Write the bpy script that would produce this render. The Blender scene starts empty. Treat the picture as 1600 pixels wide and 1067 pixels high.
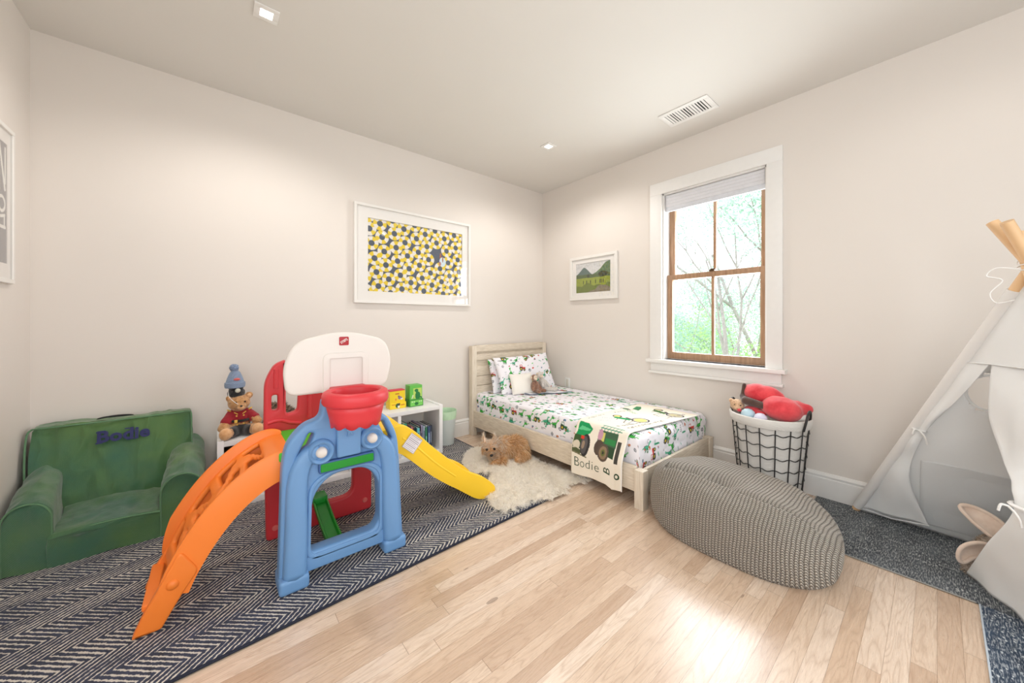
import bpy, bmesh, math, random
import numpy as np
from mathutils import Vector, Matrix, Euler, noise
random.seed(7); RNG = np.random.default_rng(7)
PI = math.pi
sc = bpy.context.scene
COL = sc.collection

# ---------------------------------------------------------------- camera, exposure, sky, large lights
cam_d = bpy.data.cameras.new('camera'); cam = bpy.data.objects.new('camera', cam_d); COL.objects.link(cam)
cam_d.sensor_width = 36.0; cam_d.lens = 36.0 * 556.0 / 1600.0
cam_d.shift_y = -(533.5 - 502.0) / 1600.0
cam_d.clip_start = 0.05
EYE = Vector((0.0, 0.0, 1.15))
_f = Vector((0.6415, 0.7671, 0.0)).normalized()
cam.location = EYE
cam.rotation_euler = (-_f).to_track_quat('Z', 'Y').to_euler()
sc.camera = cam
sc.view_settings.view_transform = 'Standard'
sc.view_settings.look = 'None'
sc.view_settings.exposure = 0.17
sc.view_settings.gamma = 1.0
sc.cycles.max_bounces = 10
sc.cycles.diffuse_bounces = 6
sc.cycles.transparent_max_bounces = 16
sc.cycles.sample_clamp_indirect = 6.0
sc.cycles.use_denoising = True

W = bpy.data.worlds.new('sky'); sc.world = W; W.use_nodes = True
bg = W.node_tree.nodes['Background']
bg.inputs[0].default_value = (0.90, 0.96, 1.0, 1); bg.inputs[1].default_value = 2.4

XL, XR, YF, YB, HC = -0.747, 3.054, -1.75, 3.077, 2.695     # room: left, right, front (behind the camera), back, ceiling

def area_light(name, loc, direction, sx, sy, power, color):
    d = bpy.data.lights.new(name, 'AREA'); d.shape = 'RECTANGLE'; d.size = sx; d.size_y = sy
    d.energy = power; d.color = color
    o = bpy.data.objects.new(name, d); COL.objects.link(o); o.location = loc
    o.rotation_euler = (-Vector(direction)).to_track_quat('Z', 'Y').to_euler()
    return o
# fill light added at an unseen opening behind the camera
area_light('daylight_front_window', (0.85, YF + 0.02, 1.45), (0, 1, -0.35), 2.3, 1.7, 12, (0.94, 0.98, 1.0))
# second added fill light, at the unseen window put into the left wall
area_light('daylight_left_window', (XL + 0.02, -0.35, 1.45), (1, 0.35, -0.4), 1.9, 1.4, 16, (0.95, 0.98, 1.0))
# daylight through the window on the right
area_light('daylight_side_window', (XR + 0.22, 1.18, 1.46), (-1, 0, 0), 0.74, 1.2, 32, (0.92, 0.96, 1.0)).data.cycles.is_portal = False

# ---------------------------------------------------------------- node helpers
class G:
    """tiny graph builder: every method returns an output socket"""
    def __init__(s, name):
        s.mat = bpy.data.materials.new(name); s.mat.use_nodes = True
        s.t = s.mat.node_tree; s.t.nodes.clear()
        s.out = s.t.nodes.new('ShaderNodeOutputMaterial')
    def node(s, typ, ins=None, **kw):
        n = s.t.nodes.new(typ)
        for k, v in kw.items(): setattr(n, k, v)
        for k, v in (ins or {}).items():
            if isinstance(v, bpy.types.NodeSocket): s.t.links.new(v, n.inputs[k])
            else: n.inputs[k].default_value = v
        return n
    def m(s, op, a, b=0.0, c=0.0):
        return s.node('ShaderNodeMath', {0: a, 1: b, 2: c}, operation=op).outputs[0]
    def obj(s): return s.node('ShaderNodeTexCoord').outputs['Object']
    def uv(s): return s.node('ShaderNodeTexCoord').outputs['UV']
    def xyz(s, v):
        n = s.node('ShaderNodeSeparateXYZ', {0: v}); return n.outputs[0], n.outputs[1], n.outputs[2]
    def vec(s, x=0.0, y=0.0, z=0.0): return s.node('ShaderNodeCombineXYZ', {0: x, 1: y, 2: z}).outputs[0]
    def noise(s, v, scale, detail=3.0, rough=0.5, dist=0.0, out='Fac'):
        return s.node('ShaderNodeTexNoise', {'Vector': v, 'Scale': scale, 'Detail': detail, 'Roughness': rough, 'Distortion': dist}).outputs[out]
    def rnd(s, v, out='Value'): return s.node('ShaderNodeTexWhiteNoise', {'Vector': v}, noise_dimensions='3D').outputs[out]
    def ramp(s, fac, stops, interp='LINEAR'):
        n = s.node('ShaderNodeValToRGB', {0: fac}); cr = n.color_ramp; cr.interpolation = interp
        while len(cr.elements) < len(stops): cr.elements.new(0.5)
        for e, (p, c) in zip(cr.elements, stops): e.position = p; e.color = (*c, 1)
        return n.outputs[0]
    def mix(s, fac, a, b, mode='MIX'):
        n = s.node('ShaderNodeMix', data_type='RGBA', blend_type=mode)
        for i, v in ((0, fac), (6, a), (7, b)):
            if isinstance(v, bpy.types.NodeSocket): s.t.links.new(v, n.inputs[i])
            else: n.inputs[i].default_value = v if not isinstance(v, tuple) or len(v) == 4 else (*v, 1)
        return n.outputs[2]
    def mapr(s, v, a, b, c=0.0, d=1.0):
        return s.node('ShaderNodeMapRange', {0: v, 1: a, 2: b, 3: c, 4: d}).outputs[0]
    def bump(s, h, strength=0.3, dist=0.01):
        return s.node('ShaderNodeBump', {'Height': h, 'Strength': strength, 'Distance': dist}).outputs[0]
    def pbr(s, color, rough=0.5, normal=None, metal=0.0, **ins):
        b = s.node('ShaderNodeBsdfPrincipled')
        def put(k, v):
            if isinstance(v, bpy.types.NodeSocket): s.t.links.new(v, b.inputs[k])
            else: b.inputs[k].default_value = (*v, 1) if isinstance(v, tuple) and len(v) == 3 else v
        put('Base Color', color); put('Roughness', rough); put('Metallic', metal)
        if normal is not None: put('Normal', normal)
        for k, v in ins.items(): put(k.replace('_', ' '), v)
        s.t.links.new(b.outputs[0], s.out.inputs[0]); s.b = b
        return s.mat

def srgb(r, g, b):
    f = lambda c: (c / 255 / 12.92) if c / 255 <= 0.04045 else ((c / 255 + 0.055) / 1.055) ** 2.4
    return (f(r), f(g), f(b))
def sc3(c, k): return tuple(min(1, x * k) for x in c)

_mats = {}
def simple(name, rgb, rough=0.5, var=0.06, scale=30.0, bump=0.0, bscale=200.0, **kw):
    if name in _mats: return _mats[name]
    g = G(name); v = g.obj(); n = g.noise(v, scale)
    c = g.mix(g.mapr(n, 0.3, 0.7), sc3(srgb(*rgb), 1 - var), sc3(srgb(*rgb), 1 + var))
    nm = g.bump(g.noise(v, bscale, 2.0), bump, 0.004) if bump else None
    _mats[name] = g.pbr(c, rough, nm, **kw); return _mats[name]
def plastic(name, rgb):
    if name in _mats: return _mats[name]
    g = G(name); v = g.obj(); n = g.noise(v, 900.0, 2.0)
    c = g.mix(g.noise(v, 6.0), sc3(srgb(*rgb), 0.97), sc3(srgb(*rgb), 1.03))
    _mats[name] = g.pbr(c, 0.42, g.bump(n, 0.06, 0.001), Subsurface_Weight=0.0); return _mats[name]
def cloth(name, rgb, rough=0.9, var=0.08, weave=900.0, strength=0.25, wr=0.0, sheen=0.2):
    if name in _mats: return _mats[name]
    g = G(name); v = g.obj(); x, y, z = g.xyz(v)
    w = g.m('MULTIPLY', g.m('SINE', g.m('MULTIPLY', g.m('ADD', x, y), weave)), g.m('SINE', g.m('MULTIPLY', g.m('ADD', z, y), weave)))
    h = g.m('ADD', g.m('MULTIPLY', w, 0.12), g.m('MULTIPLY', g.noise(v, 14.0, 4.0), wr))
    c = g.mix(g.noise(v, 9.0, 4.0), sc3(srgb(*rgb), 1 - var), sc3(srgb(*rgb), 1 + var))
    _mats[name] = g.pbr(c, rough, g.bump(h, strength, 0.01), Sheen_Weight=sheen); return _mats[name]
def fuzzy(name, a, b, scale=60.0, bump=0.8, bscale=260.0):
    if name in _mats: return _mats[name]
    g = G(name); v = g.obj()
    c = g.ramp(g.noise(v, scale, 4.0, 0.65), [(0.35, srgb(*a)), (0.65, srgb(*b))])
    _mats[name] = g.pbr(c, 0.95, g.bump(g.noise(v, bscale, 3.0), bump, 0.006), Sheen_Weight=0.4); return _mats[name]
def painted(name, rough=0.85, bump=0.0, coat=0.0):
    if name in _mats: return _mats[name]
    g = G(name); a = g.node('ShaderNodeVertexColor', layer_name='Col').outputs[0]
    nm = g.bump(g.noise(g.obj(), 500.0, 2.0), bump, 0.003) if bump else None
    _mats[name] = g.pbr(a, rough, nm, Coat_Weight=coat); return _mats[name]
def glow(name, rgb, strength):
    g = G(name); e = g.node('ShaderNodeEmission', {0: (*rgb, 1), 1: strength})
    g.t.links.new(e.outputs[0], g.out.inputs[0]); return g.mat
def glass(name, rough=0.0, tint=(1, 1, 1)):
    g = G(name); tr = g.node('ShaderNodeBsdfTransparent', {0: (*tint, 1)}); gl = g.node('ShaderNodeBsdfGlossy', {'Color': (1, 1, 1, 1), 'Roughness': rough})
    fc = g.node('ShaderNodeLayerWeight', {'Blend': 0.5}).outputs['Facing']; fr = g.m('ADD', 0.035, g.m('MULTIPLY', g.m('POWER', fc, 5.0), 0.9)); mx = g.node('ShaderNodeMixShader', {0: fr})
    g.t.links.new(tr.outputs[0], mx.inputs[1]); g.t.links.new(gl.outputs[0], mx.inputs[2]); g.t.links.new(mx.outputs[0], g.out.inputs[0]); return g.mat

# ---------------------------------------------------------------- object helpers (all geometry is given in room coordinates)
WM = {}
def link(o, parent=None):
    COL.objects.link(o)
    WM[o] = Matrix.Translation(o.location) if parent is None else WM[parent]
    if parent is not None:
        o.parent = parent; o.matrix_parent_inverse = WM[parent].inverted()
        WM[o] = Matrix.Identity(4)
    return o
def tag(o, label, cat, group=None, kind=None):
    o['label'] = label
    if cat: o['category'] = cat
    if group: o['group'] = group
    if kind: o['kind'] = kind
    return o
def thing(name, loc, label, cat, group=None):
    o = bpy.data.objects.new(name, None); o.location = loc; o.empty_display_size = 0.1
    link(o); return tag(o, label, cat, group)
def crumple(o, amp, sc_, cuts=2, seed=0.0):
    m = o.modifiers.new('s', 'SUBSURF'); m.subdivision_type = 'SIMPLE'; m.levels = cuts; d = mesh_of(o); o.modifiers.clear(); o.data = d
    N = [v.normal.copy() for v in d.vertices]
    for v, n in zip(d.vertices, N):
        q = o.matrix_world @ v.co if False else v.co; a = noise.noise(Vector((q.x * sc_, q.y * sc_, q.z * sc_ * 0.55 + seed))); b = noise.noise(Vector((q.x * sc_ * 2.7 + 3, q.y * sc_ * 2.7, q.z * sc_ + seed)))
        v.co += n * amp * (a + 0.7 * (abs(b) * -2 + 0.5))
    return o
def finish(me, name, mat, parent, smooth, label=None, angle=None):
    me.materials.clear()
    for m in (mat if isinstance(mat, (list, tuple)) else [mat]): me.materials.append(m)
    if smooth:
        me.polygons.foreach_set('use_smooth', [True] * len(me.polygons))
        if smooth == 'auto': me.set_sharp_from_angle(angle=math.radians(angle or 35))
    o = bpy.data.objects.new(name, me); link(o, parent)
    if label: o['label'] = label
    return o
def build(name, bm, mat, parent=None, smooth=False, label=None, recalc=True, angle=None):
    if recalc: bmesh.ops.recalc_face_normals(bm, faces=bm.faces)
    me = bpy.data.meshes.new(name); bm.to_mesh(me); bm.free()
    return finish(me, name, mat, parent, smooth, label, angle)
def raw(name, V, F, mat, parent=None, smooth=True, label=None, colors=None, uv=None):
    me = bpy.data.meshes.new(name); me.from_pydata([tuple(v) for v in V], [], [tuple(f) for f in F]); me.update()
    if colors is not None:
        a = me.color_attributes.new('Col', 'FLOAT_COLOR', 'POINT')
        c = np.ones((len(V), 4), np.float32); c[:, :3] = colors; a.data.foreach_set('color', c.ravel())
    if uv is not None:
        l = me.uv_layers.new(name='UVMap'); idx = np.zeros(len(me.loops), np.int32); me.loops.foreach_get('vertex_index', idx)
        l.data.foreach_set('uv', np.asarray(uv, np.float32)[idx].ravel())
    return finish(me, name, mat, parent, smooth, label)
def structure(o): o['kind'] = 'structure'; return o

def box(bm, lo, hi, M=None):
    lo, hi = Vector(lo), Vector(hi)
    r = bmesh.ops.create_cube(bm, size=1.0); c = (lo + hi) / 2; d = hi - lo
    for v in r['verts']:
        v.co = Vector((v.co.x * d.x + c.x, v.co.y * d.y + c.y, v.co.z * d.z + c.z))
        if M is not None: v.co = M @ v.co
    return r['verts']
def bbox(name, lo, hi, mat, parent=None, bevel=0.004, seg=2, M=None, label=None):
    bm = bmesh.new(); box(bm, lo, hi, M)
    if bevel: bmesh.ops.bevel(bm, geom=bm.edges[:], offset=bevel, segments=seg, profile=0.6, affect='EDGES')
    return build(name, bm, mat, parent, smooth='auto' if bevel else False, label=label)
def boxes(name, L, mat, parent=None, bevel=0.003, label=None):
    bm = bmesh.new()
    for lo, hi in L: box(bm, lo, hi)
    if bevel: bmesh.ops.bevel(bm, geom=bm.edges[:], offset=bevel, segments=2, profile=0.6, affect='EDGES')
    return build(name, bm, mat, parent, smooth='auto' if bevel else False, label=label)

def frames(P, closed=False):
    P = [Vector(p) for p in P]; n = len(P); T = []
    for i in range(n):
        a = P[(i - 1) % n] if closed or i > 0 else P[i]; b = P[(i + 1) % n] if closed or i < n - 1 else P[i]
        T.append((b - a).normalized())
    u = T[0].orthogonal().normalized(); U = []
    for t in T:
        u = (u - t * u.dot(t)); u = u.normalized() if u.length > 1e-6 else t.orthogonal().normalized(); U.append(u.copy())
    return P, T, U
def tube(bm, P, r, n=8, closed=False, caps=True):
    P, T, U = frames(P, closed); rs = r if isinstance(r, (list, tuple)) else [r] * len(P); R = []
    for p, t, u, q in zip(P, T, U, rs):
        w = t.cross(u); R.append([bm.verts.new(p + (u * math.cos(a) + w * math.sin(a)) * q) for a in (2 * PI * k / n for k in range(n))])
    m = len(R)
    for i in range(m if closed else m - 1):
        A, B = R[i], R[(i + 1) % m]
        for k in range(n): bm.faces.new((A[k], A[(k + 1) % n], B[(k + 1) % n], B[k]))
    if caps and not closed: bm.faces.new(R[0][::-1]); bm.faces.new(R[-1])
def tubes(name, paths, r, mat, parent=None, n=8, closed=False, label=None):
    bm = bmesh.new()
    for p in paths: tube(bm, p, r, n, closed)
    return build(name, bm, mat, parent, smooth='auto', label=label, angle=50)
def smoothpath(P, k=6, closed=False):
    P = [Vector(p) for p in P]; n = len(P); out = []
    rng = range(n if closed else n - 1)
    for i in rng:
        p0 = P[(i - 1) % n] if closed or i > 0 else P[0]; p1 = P[i]; p2 = P[(i + 1) % n]; p3 = P[(i + 2) % n] if closed or i + 2 < n else P[-1]
        for j in range(k):
            t = j / k; out.append(0.5 * ((2 * p1) + (p2 - p0) * t + (2 * p0 - 5 * p1 + 4 * p2 - p3) * t * t + (3 * p1 - p0 - 3 * p2 + p3) * t ** 3))
    if not closed: out.append(P[-1])
    return out
def lathe(bm, prof, c, n=32, axis='Z', cap=True):
    c = Vector(c); R = []
    for r, h in prof:
        ring = []
        for k in range(n):
            a = 2 * PI * k / n; x, y = r * math.cos(a), r * math.sin(a)
            p = {'Z': Vector((x, y, h)), 'Y': Vector((x, h, y)), 'X': Vector((h, x, y))}[axis]
            ring.append(bm.verts.new(c + p))
        R.append(ring)
    for A, B in zip(R, R[1:]):
        for k in range(n): bm.faces.new((A[k], A[(k + 1) % n], B[(k + 1) % n], B[k]))
    if cap: bm.faces.new(R[0]); bm.faces.new(R[-1])
def turned(name, prof, c, mat, parent=None, n=32, axis='Z', cap=True, label=None, angle=40):
    bm = bmesh.new(); lathe(bm, prof, c, n, axis, cap); return build(name, bm, mat, parent, smooth='auto', label=label, angle=angle)

def round_poly(pts, r, k=5):
    pts = [Vector((p[0], p[1])) for p in pts]; n = len(pts); out = []
    rr = r if isinstance(r, (list, tuple)) else [r] * n
    for i in range(n):
        a, b, c = pts[i - 1], pts[i], pts[(i + 1) % n]; R = rr[i]
        if R <= 0: out.append(b); continue
        u = (a - b); v = (c - b); d = min(R, u.length * 0.48, v.length * 0.48)
        p, q = b + u.normalized() * d, b + v.normalized() * d
        for j in range(k + 1):
            t = j / k; out.append(p * (1 - t) ** 2 + b * 2 * t * (1 - t) + q * t * t)
    return out
def mesh_of(o):
    dg = bpy.context.evaluated_depsgraph_get(); dg.update()
    return bpy.data.meshes.new_from_object(o.evaluated_get(dg), depsgraph=dg)
def panel(name, outer, holes, thick, bev, M, mat, parent=None, label=None, res=2):
    """a flat sheet with holes and rounded edges, drawn in (u,v) and carried into the room by M"""
    cu = bpy.data.curves.new('c', 'CURVE'); cu.dimensions = '2D'; cu.fill_mode = 'BOTH'
    for L in [outer] + list(holes):
        s = cu.splines.new('POLY'); s.points.add(len(L) - 1); s.use_cyclic_u = True
        for p, q in zip(s.points, L): p.co = (q[0], q[1], 0, 1)
    cu.extrude = max(0.0001, thick / 2 - bev); cu.bevel_depth = bev; cu.bevel_resolution = res; cu.offset = -bev
    o = bpy.data.objects.new('c', cu); COL.objects.link(o); me = mesh_of(o); bpy.data.objects.remove(o); bpy.data.curves.remove(cu)
    me.transform(M); me.name = name
    bm = bmesh.new(); bm.from_mesh(me); bmesh.ops.remove_doubles(bm, verts=bm.verts, dist=0.0002); bm.to_mesh(me); bm.free()
    return finish(me, name, mat, parent, 'auto', label, 40)
def text(name, s, size, ext, M, mat, parent=None, bold=0.0, spacing=1.0, label=None, align='CENTER'):
    cu = bpy.data.curves.new('t', 'FONT'); cu.body = s; cu.size = size; cu.extrude = ext; cu.offset = bold; cu.space_character = spacing
    cu.align_x = align; cu.align_y = 'CENTER'; cu.resolution_u = 4
    o = bpy.data.objects.new('t', cu); COL.objects.link(o); me = mesh_of(o); bpy.data.objects.remove(o); bpy.data.curves.remove(cu)
    me.transform(M); me.name = name
    return finish(me, name, mat, parent, False, label)
def basis(o, ux, uy):
    ux = Vector(ux).normalized(); uy = Vector(uy).normalized(); uz = ux.cross(uy)
    return Matrix.Translation(Vector(o)) @ Matrix((ux, uy, uz)).transposed().to_4x4()
XZ = lambda y, x=0, z=0: basis((x, y, z), (1, 0, 0), (0, 0, 1))          # draws x,z ; faces -Y

def ell(c, r, rot=(0, 0, 0), p=2.0):
    return ('e', Vector(c), Vector(r) if not isinstance(r, (int, float)) else Vector((r, r, r)), Euler(rot).to_matrix(), p)
def cap(a, b, ra, rb): return ('c', Vector(a), Vector(b), ra, rb)
def blob(name, prims, mat, parent=None, voxel=0.008, smooth=3, lump=0.0, lscale=30.0, label=None, keep=False, flat=None, fur=None):
    """one continuous surface grown over overlapping ellipsoids and limbs"""
    bm = bmesh.new()
    for q in prims:
        if q[0] == 'e':
            r = bmesh.ops.create_icosphere(bm, subdivisions=4, radius=1.0)
            for v in r['verts']: v.co = q[1] + q[3] @ Vector((v.co.x * q[2].x, v.co.y * q[2].y, v.co.z * q[2].z))
        else:
            a, b, ra, rb = q[1:]; L = max(3, int((b - a).length / (0.35 * min(ra, rb))))
            for i in range(L + 1):
                t = i / L; r = bmesh.ops.create_icosphere(bm, subdivisions=3, radius=ra + (rb - ra) * t)
                for v in r['verts']: v.co = v.co + a.lerp(b, t)
    me = bpy.data.meshes.new('b'); bm.to_mesh(me); bm.free()
    o = bpy.data.objects.new('b', me); COL.objects.link(o)
    m = o.modifiers.new('r', 'REMESH'); m.mode = 'VOXEL'; m.voxel_size = voxel; m.adaptivity = 0
    me2 = mesh_of(o); bpy.data.objects.remove(o); bpy.data.meshes.remove(me)
    bm = bmesh.new(); bm.from_mesh(me2)
    for _ in range(smooth): bmesh.ops.smooth_vert(bm, verts=bm.verts, factor=0.5, use_axis_x=True, use_axis_y=True, use_axis_z=True)
    bm.normal_update()
    if lump:
        for v in bm.verts: v.co += v.normal * lump * noise.noise(v.co * lscale)
    if flat is not None:
        for v in bm.verts:
            if v.co.z < flat: v.co.z = flat
    bm.to_mesh(me2); bm.free(); me2.name = name
    return finish(me2, name, mat, parent, True, label)

def strands(name, src, n, length, width, comb, mat, parent, colors, curl=0.4, up=0.5, mask=None, seed=1, droop=0.0, zmin=0.006, segs=3):
    """hair grown as thin tapering ribbons over a mesh (real geometry); colors(points, rng) -> rgb"""
    rng = np.random.default_rng(seed); me = src.data; me.calc_loop_triangles()
    V = np.zeros(len(me.vertices) * 3); me.vertices.foreach_get('co', V); V = V.reshape(-1, 3)
    T = np.zeros(len(me.loop_triangles) * 3, np.int32); me.loop_triangles.foreach_get('vertices', T); T = T.reshape(-1, 3)
    A, B, C = V[T[:, 0]], V[T[:, 1]], V[T[:, 2]]; N = np.cross(B - A, C - A); ar = np.linalg.norm(N, axis=1); N /= np.maximum(ar, 1e-12)[:, None]
    if mask is not None: ar = ar * mask((A + B + C) / 3, N)
    idx = rng.choice(len(T), n, p=ar / ar.sum()); a, b = rng.random(n), rng.random(n); s = a + b > 1; a[s], b[s] = 1 - a[s], 1 - b[s]
    P = A[idx] + (B - A)[idx] * a[:, None] + (C - A)[idx] * b[:, None]; Nn = N[idx]
    cb = comb(P, Nn) if callable(comb) else np.tile(np.asarray(comb, float), (n, 1))
    cb = cb - Nn * (cb * Nn).sum(1)[:, None]
    # neighbouring hairs lean the same way: clumps
    cl = np.sin(P @ rng.normal(0, 55, (3, 3)) + rng.random(3) * 6)
    D = Nn * up + cb + cl * curl * 0.5 + rng.normal(0, curl * 0.45, (n, 3)); D /= np.linalg.norm(D, axis=1)[:, None]
    L = length * rng.uniform(0.6, 1.15, n)[:, None]; S = np.cross(D, rng.normal(0, 1, (n, 3))); S /= np.linalg.norm(S, axis=1)[:, None]; S *= width
    bend = rng.normal(0, 0.25, (n, 3)) + cl * 0.25; VV = []
    for k in range(segs):
        t = k / segs; q = P + D * L * t + bend * L * t * t * 0.6 - np.array([0, 0, droop]) * L * t * t
        q[:, 2] = np.maximum(q[:, 2], zmin); w = 1 - 0.7 * t
        VV += [q - S * w, q + S * w]
    q = P + D * L + bend * L * 0.6 - np.array([0, 0, droop]) * L; q[:, 2] = np.maximum(q[:, 2], zmin); VV.append(q)
    m = len(VV); X = np.stack(VV, 1).reshape(-1, 3); base = (np.arange(n) * m)[:, None]
    F4 = [base + np.array([[2 * k, 2 * k + 1, 2 * k + 3, 2 * k + 2]]) for k in range(segs - 1)]; k = segs - 1
    F3 = base + np.array([[2 * k, 2 * k + 1, 2 * k + 2]])
    Q = np.concatenate(F4, 0) if F4 else np.zeros((0, 4), int)
    loops = np.concatenate([Q.ravel(), F3.ravel()]).astype(np.int32)
    starts = np.concatenate([np.arange(len(Q)) * 4, len(Q) * 4 + np.arange(len(F3)) * 3]).astype(np.int32)
    mm = bpy.data.meshes.new(name); mm.vertices.add(len(X)); mm.vertices.foreach_set('co', X.astype(np.float32).ravel())
    mm.loops.add(len(loops)); mm.loops.foreach_set('vertex_index', loops); mm.polygons.add(len(starts)); mm.polygons.foreach_set('loop_start', starts)
    mm.update(calc_edges=True); mm.validate()
    c = np.ones((len(X), 4), np.float32); c[:, :3] = np.repeat(colors(P, rng), m, 0)
    at = mm.color_attributes.new('Col', 'FLOAT_COLOR', 'POINT'); at.data.foreach_set('color', c.ravel())
    return finish(mm, name, mat, parent, True)

class Canvas:
    """a drawing in metres, kept as an array and laid onto a surface as its colour"""
    def __init__(s, u0, v0, u1, v1, res, bg):
        s.u0, s.v0, s.res = u0, v0, res; s.nu, s.nv = int(round((u1 - u0) / res)) + 1, int(round((v1 - v0) / res)) + 1
        s.U, s.V = np.meshgrid(u0 + np.arange(s.nu) * res, v0 + np.arange(s.nv) * res, indexing='ij')
        s.C = np.zeros((s.nu, s.nv, 3)); s.C[:] = bg
    def put(s, m, c): s.C[m] = c
    def loc(s, cx, cy, sc_=1.0, rot=0.0):
        x, y = s.U - cx, s.V - cy; c, n = math.cos(rot), math.sin(rot); return (x * c + y * n) / sc_, (-x * n + y * c) / sc_
    def ell(s, L, cx, cy, rx, ry, c): s.put(((L[0] - cx) / rx) ** 2 + ((L[1] - cy) / ry) ** 2 < 1, c)
    def ring(s, L, cx, cy, r0, r1, c):
        d = np.hypot(L[0] - cx, L[1] - cy); s.put((d > r0) & (d < r1), c)
    def rect(s, L, x0, y0, x1, y1, c): s.put((L[0] > x0) & (L[0] < x1) & (L[1] > y0) & (L[1] < y1), c)
    def line(s, L, x0, y0, x1, y1, w, c):
        dx, dy = x1 - x0, y1 - y0; t = np.clip(((L[0] - x0) * dx + (L[1] - y0) * dy) / (dx * dx + dy * dy + 1e-12), 0, 1)
        s.put(np.hypot(L[0] - x0 - t * dx, L[1] - y0 - t * dy) < w / 2, c)
    def poly(s, L, pts, c):
        m = np.zeros(s.U.shape, bool); n = len(pts)
        for i in range(n):
            (x0, y0), (x1, y1) = pts[i - 1], pts[i]
            if y0 == y1: continue
            cr = ((y0 > L[1]) != (y1 > L[1])) & (L[0] < (x1 - x0) * (L[1] - y0) / (y1 - y0) + x0); m ^= cr
        s.put(m, c)
    def at(s, u, v):
        i = np.clip(((u - s.u0) / s.res).round().astype(int), 0, s.nu - 1); j = np.clip(((v - s.v0) / s.res).round().astype(int), 0, s.nv - 1); return s.C[i, j]
def grid_faces(nu, nv):
    i, j = np.meshgrid(np.arange(nu - 1), np.arange(nv - 1), indexing='ij'); a = (i * nv + j).ravel()
    return np.stack([a, a + nv, a + nv + 1, a + 1], 1)
def sheet(name, cv, fn, mat, parent=None, label=None):
    """carries a canvas into the room: fn(U,V) -> x,y,z arrays"""
    x, y, z = fn(cv.U, cv.V); P = np.stack([x.ravel() + 0 * cv.U.ravel(), y.ravel() + 0 * cv.U.ravel(), z.ravel() + 0 * cv.U.ravel()], 1)
    return raw(name, P, grid_faces(cv.nu, cv.nv), mat, parent, True, label, colors=cv.C.reshape(-1, 3))

# ================================================================ the room
def mat_wall(name, rgb):
    g = G(name); v = g.obj(); n = g.noise(v, 2.2, 3.0)
    c = g.mix(n, sc3(srgb(*rgb), 0.985), sc3(srgb(*rgb), 1.015))
    return g.pbr(c, 0.75, g.bump(g.noise(v, 260.0, 2.0), 0.05, 0.002))
M_wall = mat_wall('warm_white_wall_paint', (221, 214, 207))
M_ceil = mat_wall('white_ceiling_paint', (219, 216, 211))
M_trim = simple('white_trim_paint', (230, 228, 225), 0.45, 0.01)
M_white = simple('white_laminate', (238, 238, 238), 0.4, 0.01)

def mat_floor():
    g = G('oak_floor_boards'); v = g.obj(); x, y, z = g.xyz(v); w = 0.0585
    row = g.m('FLOOR', g.m('DIVIDE', y, w)); ry = g.m('FRACT', g.m('DIVIDE', y, w))
    r1 = g.rnd(g.vec(row, 3.1)); u = g.m('ADD', g.m('DIVIDE', x, 0.95), g.m('MULTIPLY', r1, 7.0)); pid = g.m('FLOOR', u); rx = g.m('FRACT', u)
    r2 = g.rnd(g.vec(row, pid, 1.7)); r3 = g.rnd(g.vec(pid, row, 9.2))
    gv = g.vec(g.m('ADD', x, g.m('MULTIPLY', r2, 11.0)), g.m('ADD', g.m('MULTIPLY', y, 9.0), g.m('MULTIPLY', r3, 13.0)), r2)
    # cathedral figure: contour lines of a stretched noise
    nz = g.noise(gv, 1.6, 2.0, 0.45, 0.3); fig = g.m('FRACT', g.m('MULTIPLY', nz, 15.0)); fig = g.m('POWER', g.m('ABSOLUTE', g.m('SUBTRACT', g.m('MULTIPLY', fig, 2.0), 1.0)), 3.0)
    fine = g.noise(g.vec(g.m('MULTIPLY', x, 9.0), g.m('MULTIPLY', y, 210.0), r3), 1.0, 3.0, 0.6)
    pores = g.m('GREATER_THAN', g.noise(g.vec(g.m('MULTIPLY', x, 26.0), g.m('MULTIPLY', y, 520.0), r2), 1.0, 2.0, 0.6), 0.64)
    base = g.ramp(r2, [(0.0, srgb(196, 168, 144)), (0.25, srgb(212, 186, 162)), (0.6, srgb(221, 198, 176)), (0.85, srgb(228, 208, 189)), (1.0, srgb(208, 180, 154))])
    c = g.mix(g.m('MULTIPLY', fig, 0.36), base, srgb(160, 126, 99)); c = g.mix(g.m('MULTIPLY', g.mapr(fine, 0.45, 0.75), 0.30), c, srgb(168, 132, 102))
    c = g.mix(g.m('MULTIPLY', pores, 0.25), c, srgb(128, 98, 76))
    kn = g.m('GREATER_THAN', g.noise(g.vec(g.m('MULTIPLY', x, 5.0), g.m('MULTIPLY', y, 14.0), 3.0), 1.0, 0.0), 0.86); c = g.mix(g.m('MULTIPLY', kn, 0.5), c, srgb(96, 66, 48))
    gap = g.m('MAXIMUM', g.m('LESS_THAN', ry, 0.022), g.m('LESS_THAN', rx, 0.0022)); c = g.mix(g.m('MULTIPLY', gap, 0.55), c, srgb(110, 80, 58))
    h = g.m('SUBTRACT', g.m('MULTIPLY', fine, 0.25), g.m('ADD', gap, g.m('MULTIPLY', fig, 0.12)))
    return g.pbr(c, g.mapr(fine, 0.2, 0.9, 0.24, 0.34), g.bump(h, 0.12, 0.0015), Specular_IOR_Level=0.7, Coat_Weight=0.25, Coat_Roughness=0.24)

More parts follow.
